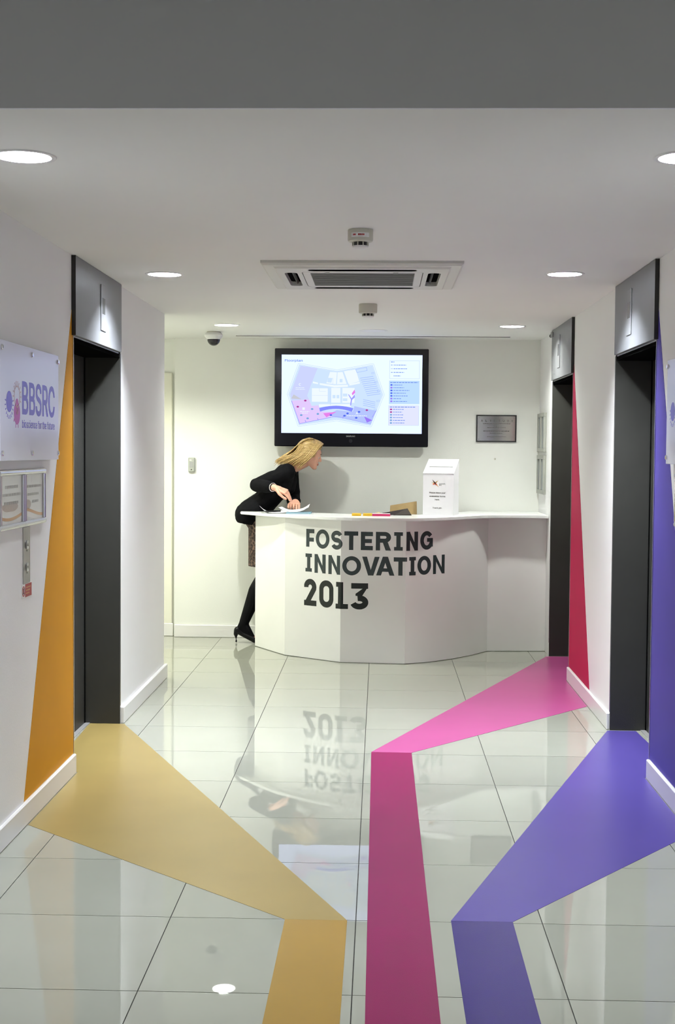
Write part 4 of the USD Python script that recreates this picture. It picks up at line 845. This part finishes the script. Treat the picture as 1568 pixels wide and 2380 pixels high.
pp_ = jmesh.vertices; jmesh.vertices = pp_ + jmesh.vertex_normals * ((meshkit.fbm(pp_ * 16, 3, 5) - .5) * .014)[:, None]
jacket = obj('jacket', jmesh, 'jacket_black', person, smooth=True)
nd = hd(-.022, 0, -.062) - J['neck']; nd /= np.linalg.norm(nd)
a1 = np.cross(nd, ly); ring = [J['neck'] + nd * .012 + a1 * .062 * math.cos(t) + ly * .060 * math.sin(t) - nd * .02 * (1 + math.cos(t)) * .5 for t in np.linspace(0, 2 * math.pi, 25)]
obj('collar', tube(ring, .017, 10), 'jacket_black', jacket, smooth=True)
sd_ = (J['wrR'] - J['elR']); sd_ /= np.linalg.norm(sd_); wc = J['wrR'] * .93 + J['elR'] * .07; b1 = np.cross(sd_, [0, 0, 1.0]); b1 /= np.linalg.norm(b1); b2 = np.cross(sd_, b1)
obj('bracelet', tube([wc + b1 * .033 * math.cos(t) + b2 * .031 * math.sin(t) for t in np.linspace(0, 2 * math.pi, 29)], .0042, 8), 'silver', person, smooth=True, label='silver bracelet')
# skirt
def oval(cx, cz, rx, ry): return [(cx + rx * math.cos(t), PY + ry * math.sin(t), cz) for t in np.linspace(0, 2 * math.pi, 36, endpoint=False)]
sk = np.array(oval(-.925, .99, .100, .170) + oval(-.855, .90, .108, .180) + oval(-.800, .605, .163, .185))
N = 36; F = []
for r in range(2):
    for j in range(N):
        k = (j + 1) % N; a, b = r * N, (r + 1) * N
        F += [(a + j, b + j, b + k), (a + j, b + k, a + k)]
inn = sk.copy(); inn[:, 0] = (inn[:, 0] - np.repeat([-.925, -.855, -.80], N)) * .97 + np.repeat([-.925, -.855, -.80], N); inn[:, 1] = (inn[:, 1] - PY) * .97 + PY
F2 = [(c + 3 * N, b + 3 * N, a + 3 * N) for a, b, c in F]
rim = []
for j in range(N):
    k = (j + 1) % N; a, b = 2 * N, 5 * N
    rim += [(a + j, b + j, b + k), (a + j, b + k, a + k), (3 * N + j, j, k), (3 * N + j, k, 3 * N + k)]
skm = trimesh.Trimesh(np.vstack([sk, inn]), np.array(F + F2 + rim), process=False); skm = skm.subdivide(); skm.fix_normals()
obj('skirt', skm, 'tweed', person, smooth=40)
# tights over the legs, shoes with heels
for a, b in (('knR', 'anR'), ('knL', 'anL')):
    k, n_ = J[a], J[b]; hip = J['hipR' if a == 'knR' else 'hipL']
    f_ = fR if a == 'knR' else fL
    tg = fuse([bone((hip * .55 + k * .45 + np.array([.03, 0, 0]), .066), (k, .056)), bone((k, .056), (k * .68 + n_ * .32 + np.array([-.016, 0, 0]), .057), (n_, .037)), bone((n_, .036), (f_[0] + [0.012, 0, .006], .025), (f_[1] + [-.03, 0, .012], .0245))], .012, 8)
    obj('tights', tg, 'tights_black', person, smooth=True)
for (hl, bl, tp), an in ((fR, J['anR']), (fL, J['anL'])):
    sole = [bone((hl + [0, 0, 0], .030), (hl + [.045, 0, -.028], .026)), bone((hl + [.045, 0, -.028], .026), (bl + ly * .018 + [-.01, 0, -.004], .020), (bl - ly * .018 + [-.01, 0, -.004], .020)),
            bone((bl + ly * .018 + [-.01, 0, -.006], .018), (bl - ly * .018 + [-.01, 0, -.006], .018), (tp + [.005, 0, 0], .0095))]
    sm_ = m3.Manifold.batch_boolean(sole, m3.OpType.Add) - bone((hl + [.012, 0, .045], .030), (bl + [-.045, 0, .052], .030))
    sm_ = sm_.trim_by_plane((0, 0, 1), .001)
    shm = relax(tri(sm_.refine_to_length(.008)), 4, .012)
    sh = obj('shoe', shm, 'shoe_black', person, smooth=True)
    obj('heel', tube([hl + [-.006, 0, -.005], hl + [-.016, 0, -.035], [hl[0] - .012, hl[1], .012], [hl[0] - .012, hl[1], .0012]], [.026, .017, .0085, .0085], 12), 'shoe_black', sh, smooth=40)
# hair: a fitted cap and combed locks that fall back over the ear to the shoulder
cap = ball((0, 0, 0), 1.0).scale((.104, .084, .098)).translate((-.012, 0, .030))
cap = cap - m3.Manifold.batch_hull([ball((.12, y, .018), .068) for y in (-.05, .05)] + [ball((.10, y, -.12), .062) for y in (-.05, .05)]) - m3.Manifold.cube((.5, .5, .2), True).translate((0, 0, -.155))
cm = relax(tri(cap.refine_to_length(.009)), 5, .015)
cm.vertices = cm.vertices + cm.vertex_normals * ((meshkit.noise(cm.vertices * np.array([22, 120, 40]), 4) - .5) * .006)[:, None]
cm.vertices = cm.vertices @ np.stack([HF, HS, HU]) + H
locks = [cm]
def lock(P_, tt, w0):
    t_ = np.linspace(0, 1, 10); P_ = np.array(P_); pts = np.column_stack([np.interp(t_, tt, P_[:, i]) for i in range(3)])
    for _ in range(2): pts[1:-1] = .25 * pts[:-2] + .5 * pts[1:-1] + .25 * pts[2:]
    return tube(pts, np.interp(t_, [0, .15, .65, 1], [w0 * .5, w0, w0 * .9, w0 * .18]), 6, .75, side=(0, 1, .3))
for s in (-1, 1):
    for k in range(96):
        a = (k + .5 * rng.random()) / 96; g_ = rng.normal(0, 1, 6)
        p0 = (.084 - .175 * a, s * .004, .130 - .030 * (a - .35) ** 2 * 4); p1 = (.074 - .165 * a + .003 * g_[0], s * (.056 + .003 * g_[1]), .106 - .030 * a)
        p2 = (.058 - .148 * a + .004 * g_[2], s * (.088 + .002 * g_[3]), .046 - .020 * a); p3 = (.030 - .130 * a + .005 * g_[0], s * (.091 + .003 * g_[1]), -.022 - .006 * a)
        e = np.array([-.552 - .200 * a + .010 * g_[4], PY + s * (.100 - .012 * a + .006 * g_[5]), 1.372 + .050 * a + .010 * g_[3]])
        w3 = hd(*p3); mid = w3 * .45 + e * .55 + np.array([-.006, s * .006, .008])
        locks.append(lock([hd(*p0), hd(*p1), hd(*p2), w3, mid, e], [0, .2, .4, .58, .80, 1.0], .0052))
for k in range(64):
    b_ = (k + rng.random()) / 32 - 1; g_ = rng.normal(0, 1, 4)
    e = np.array([-.735 + .016 * g_[1], PY + b_ * .088, 1.412 + .014 * g_[2]]); w2 = hd(-.122, b_ * .070, .0)
    locks.append(lock([hd(-.01 + .01 * g_[0], b_ * .030, .131), hd(-.085, b_ * .062, .098), w2, w2 * .5 + e * .5 + np.array([0, 0, .012]), e], [0, .25, .5, .76, 1.0], .0056))
obj('hair', cat(locks), 'hair', person, smooth=True)
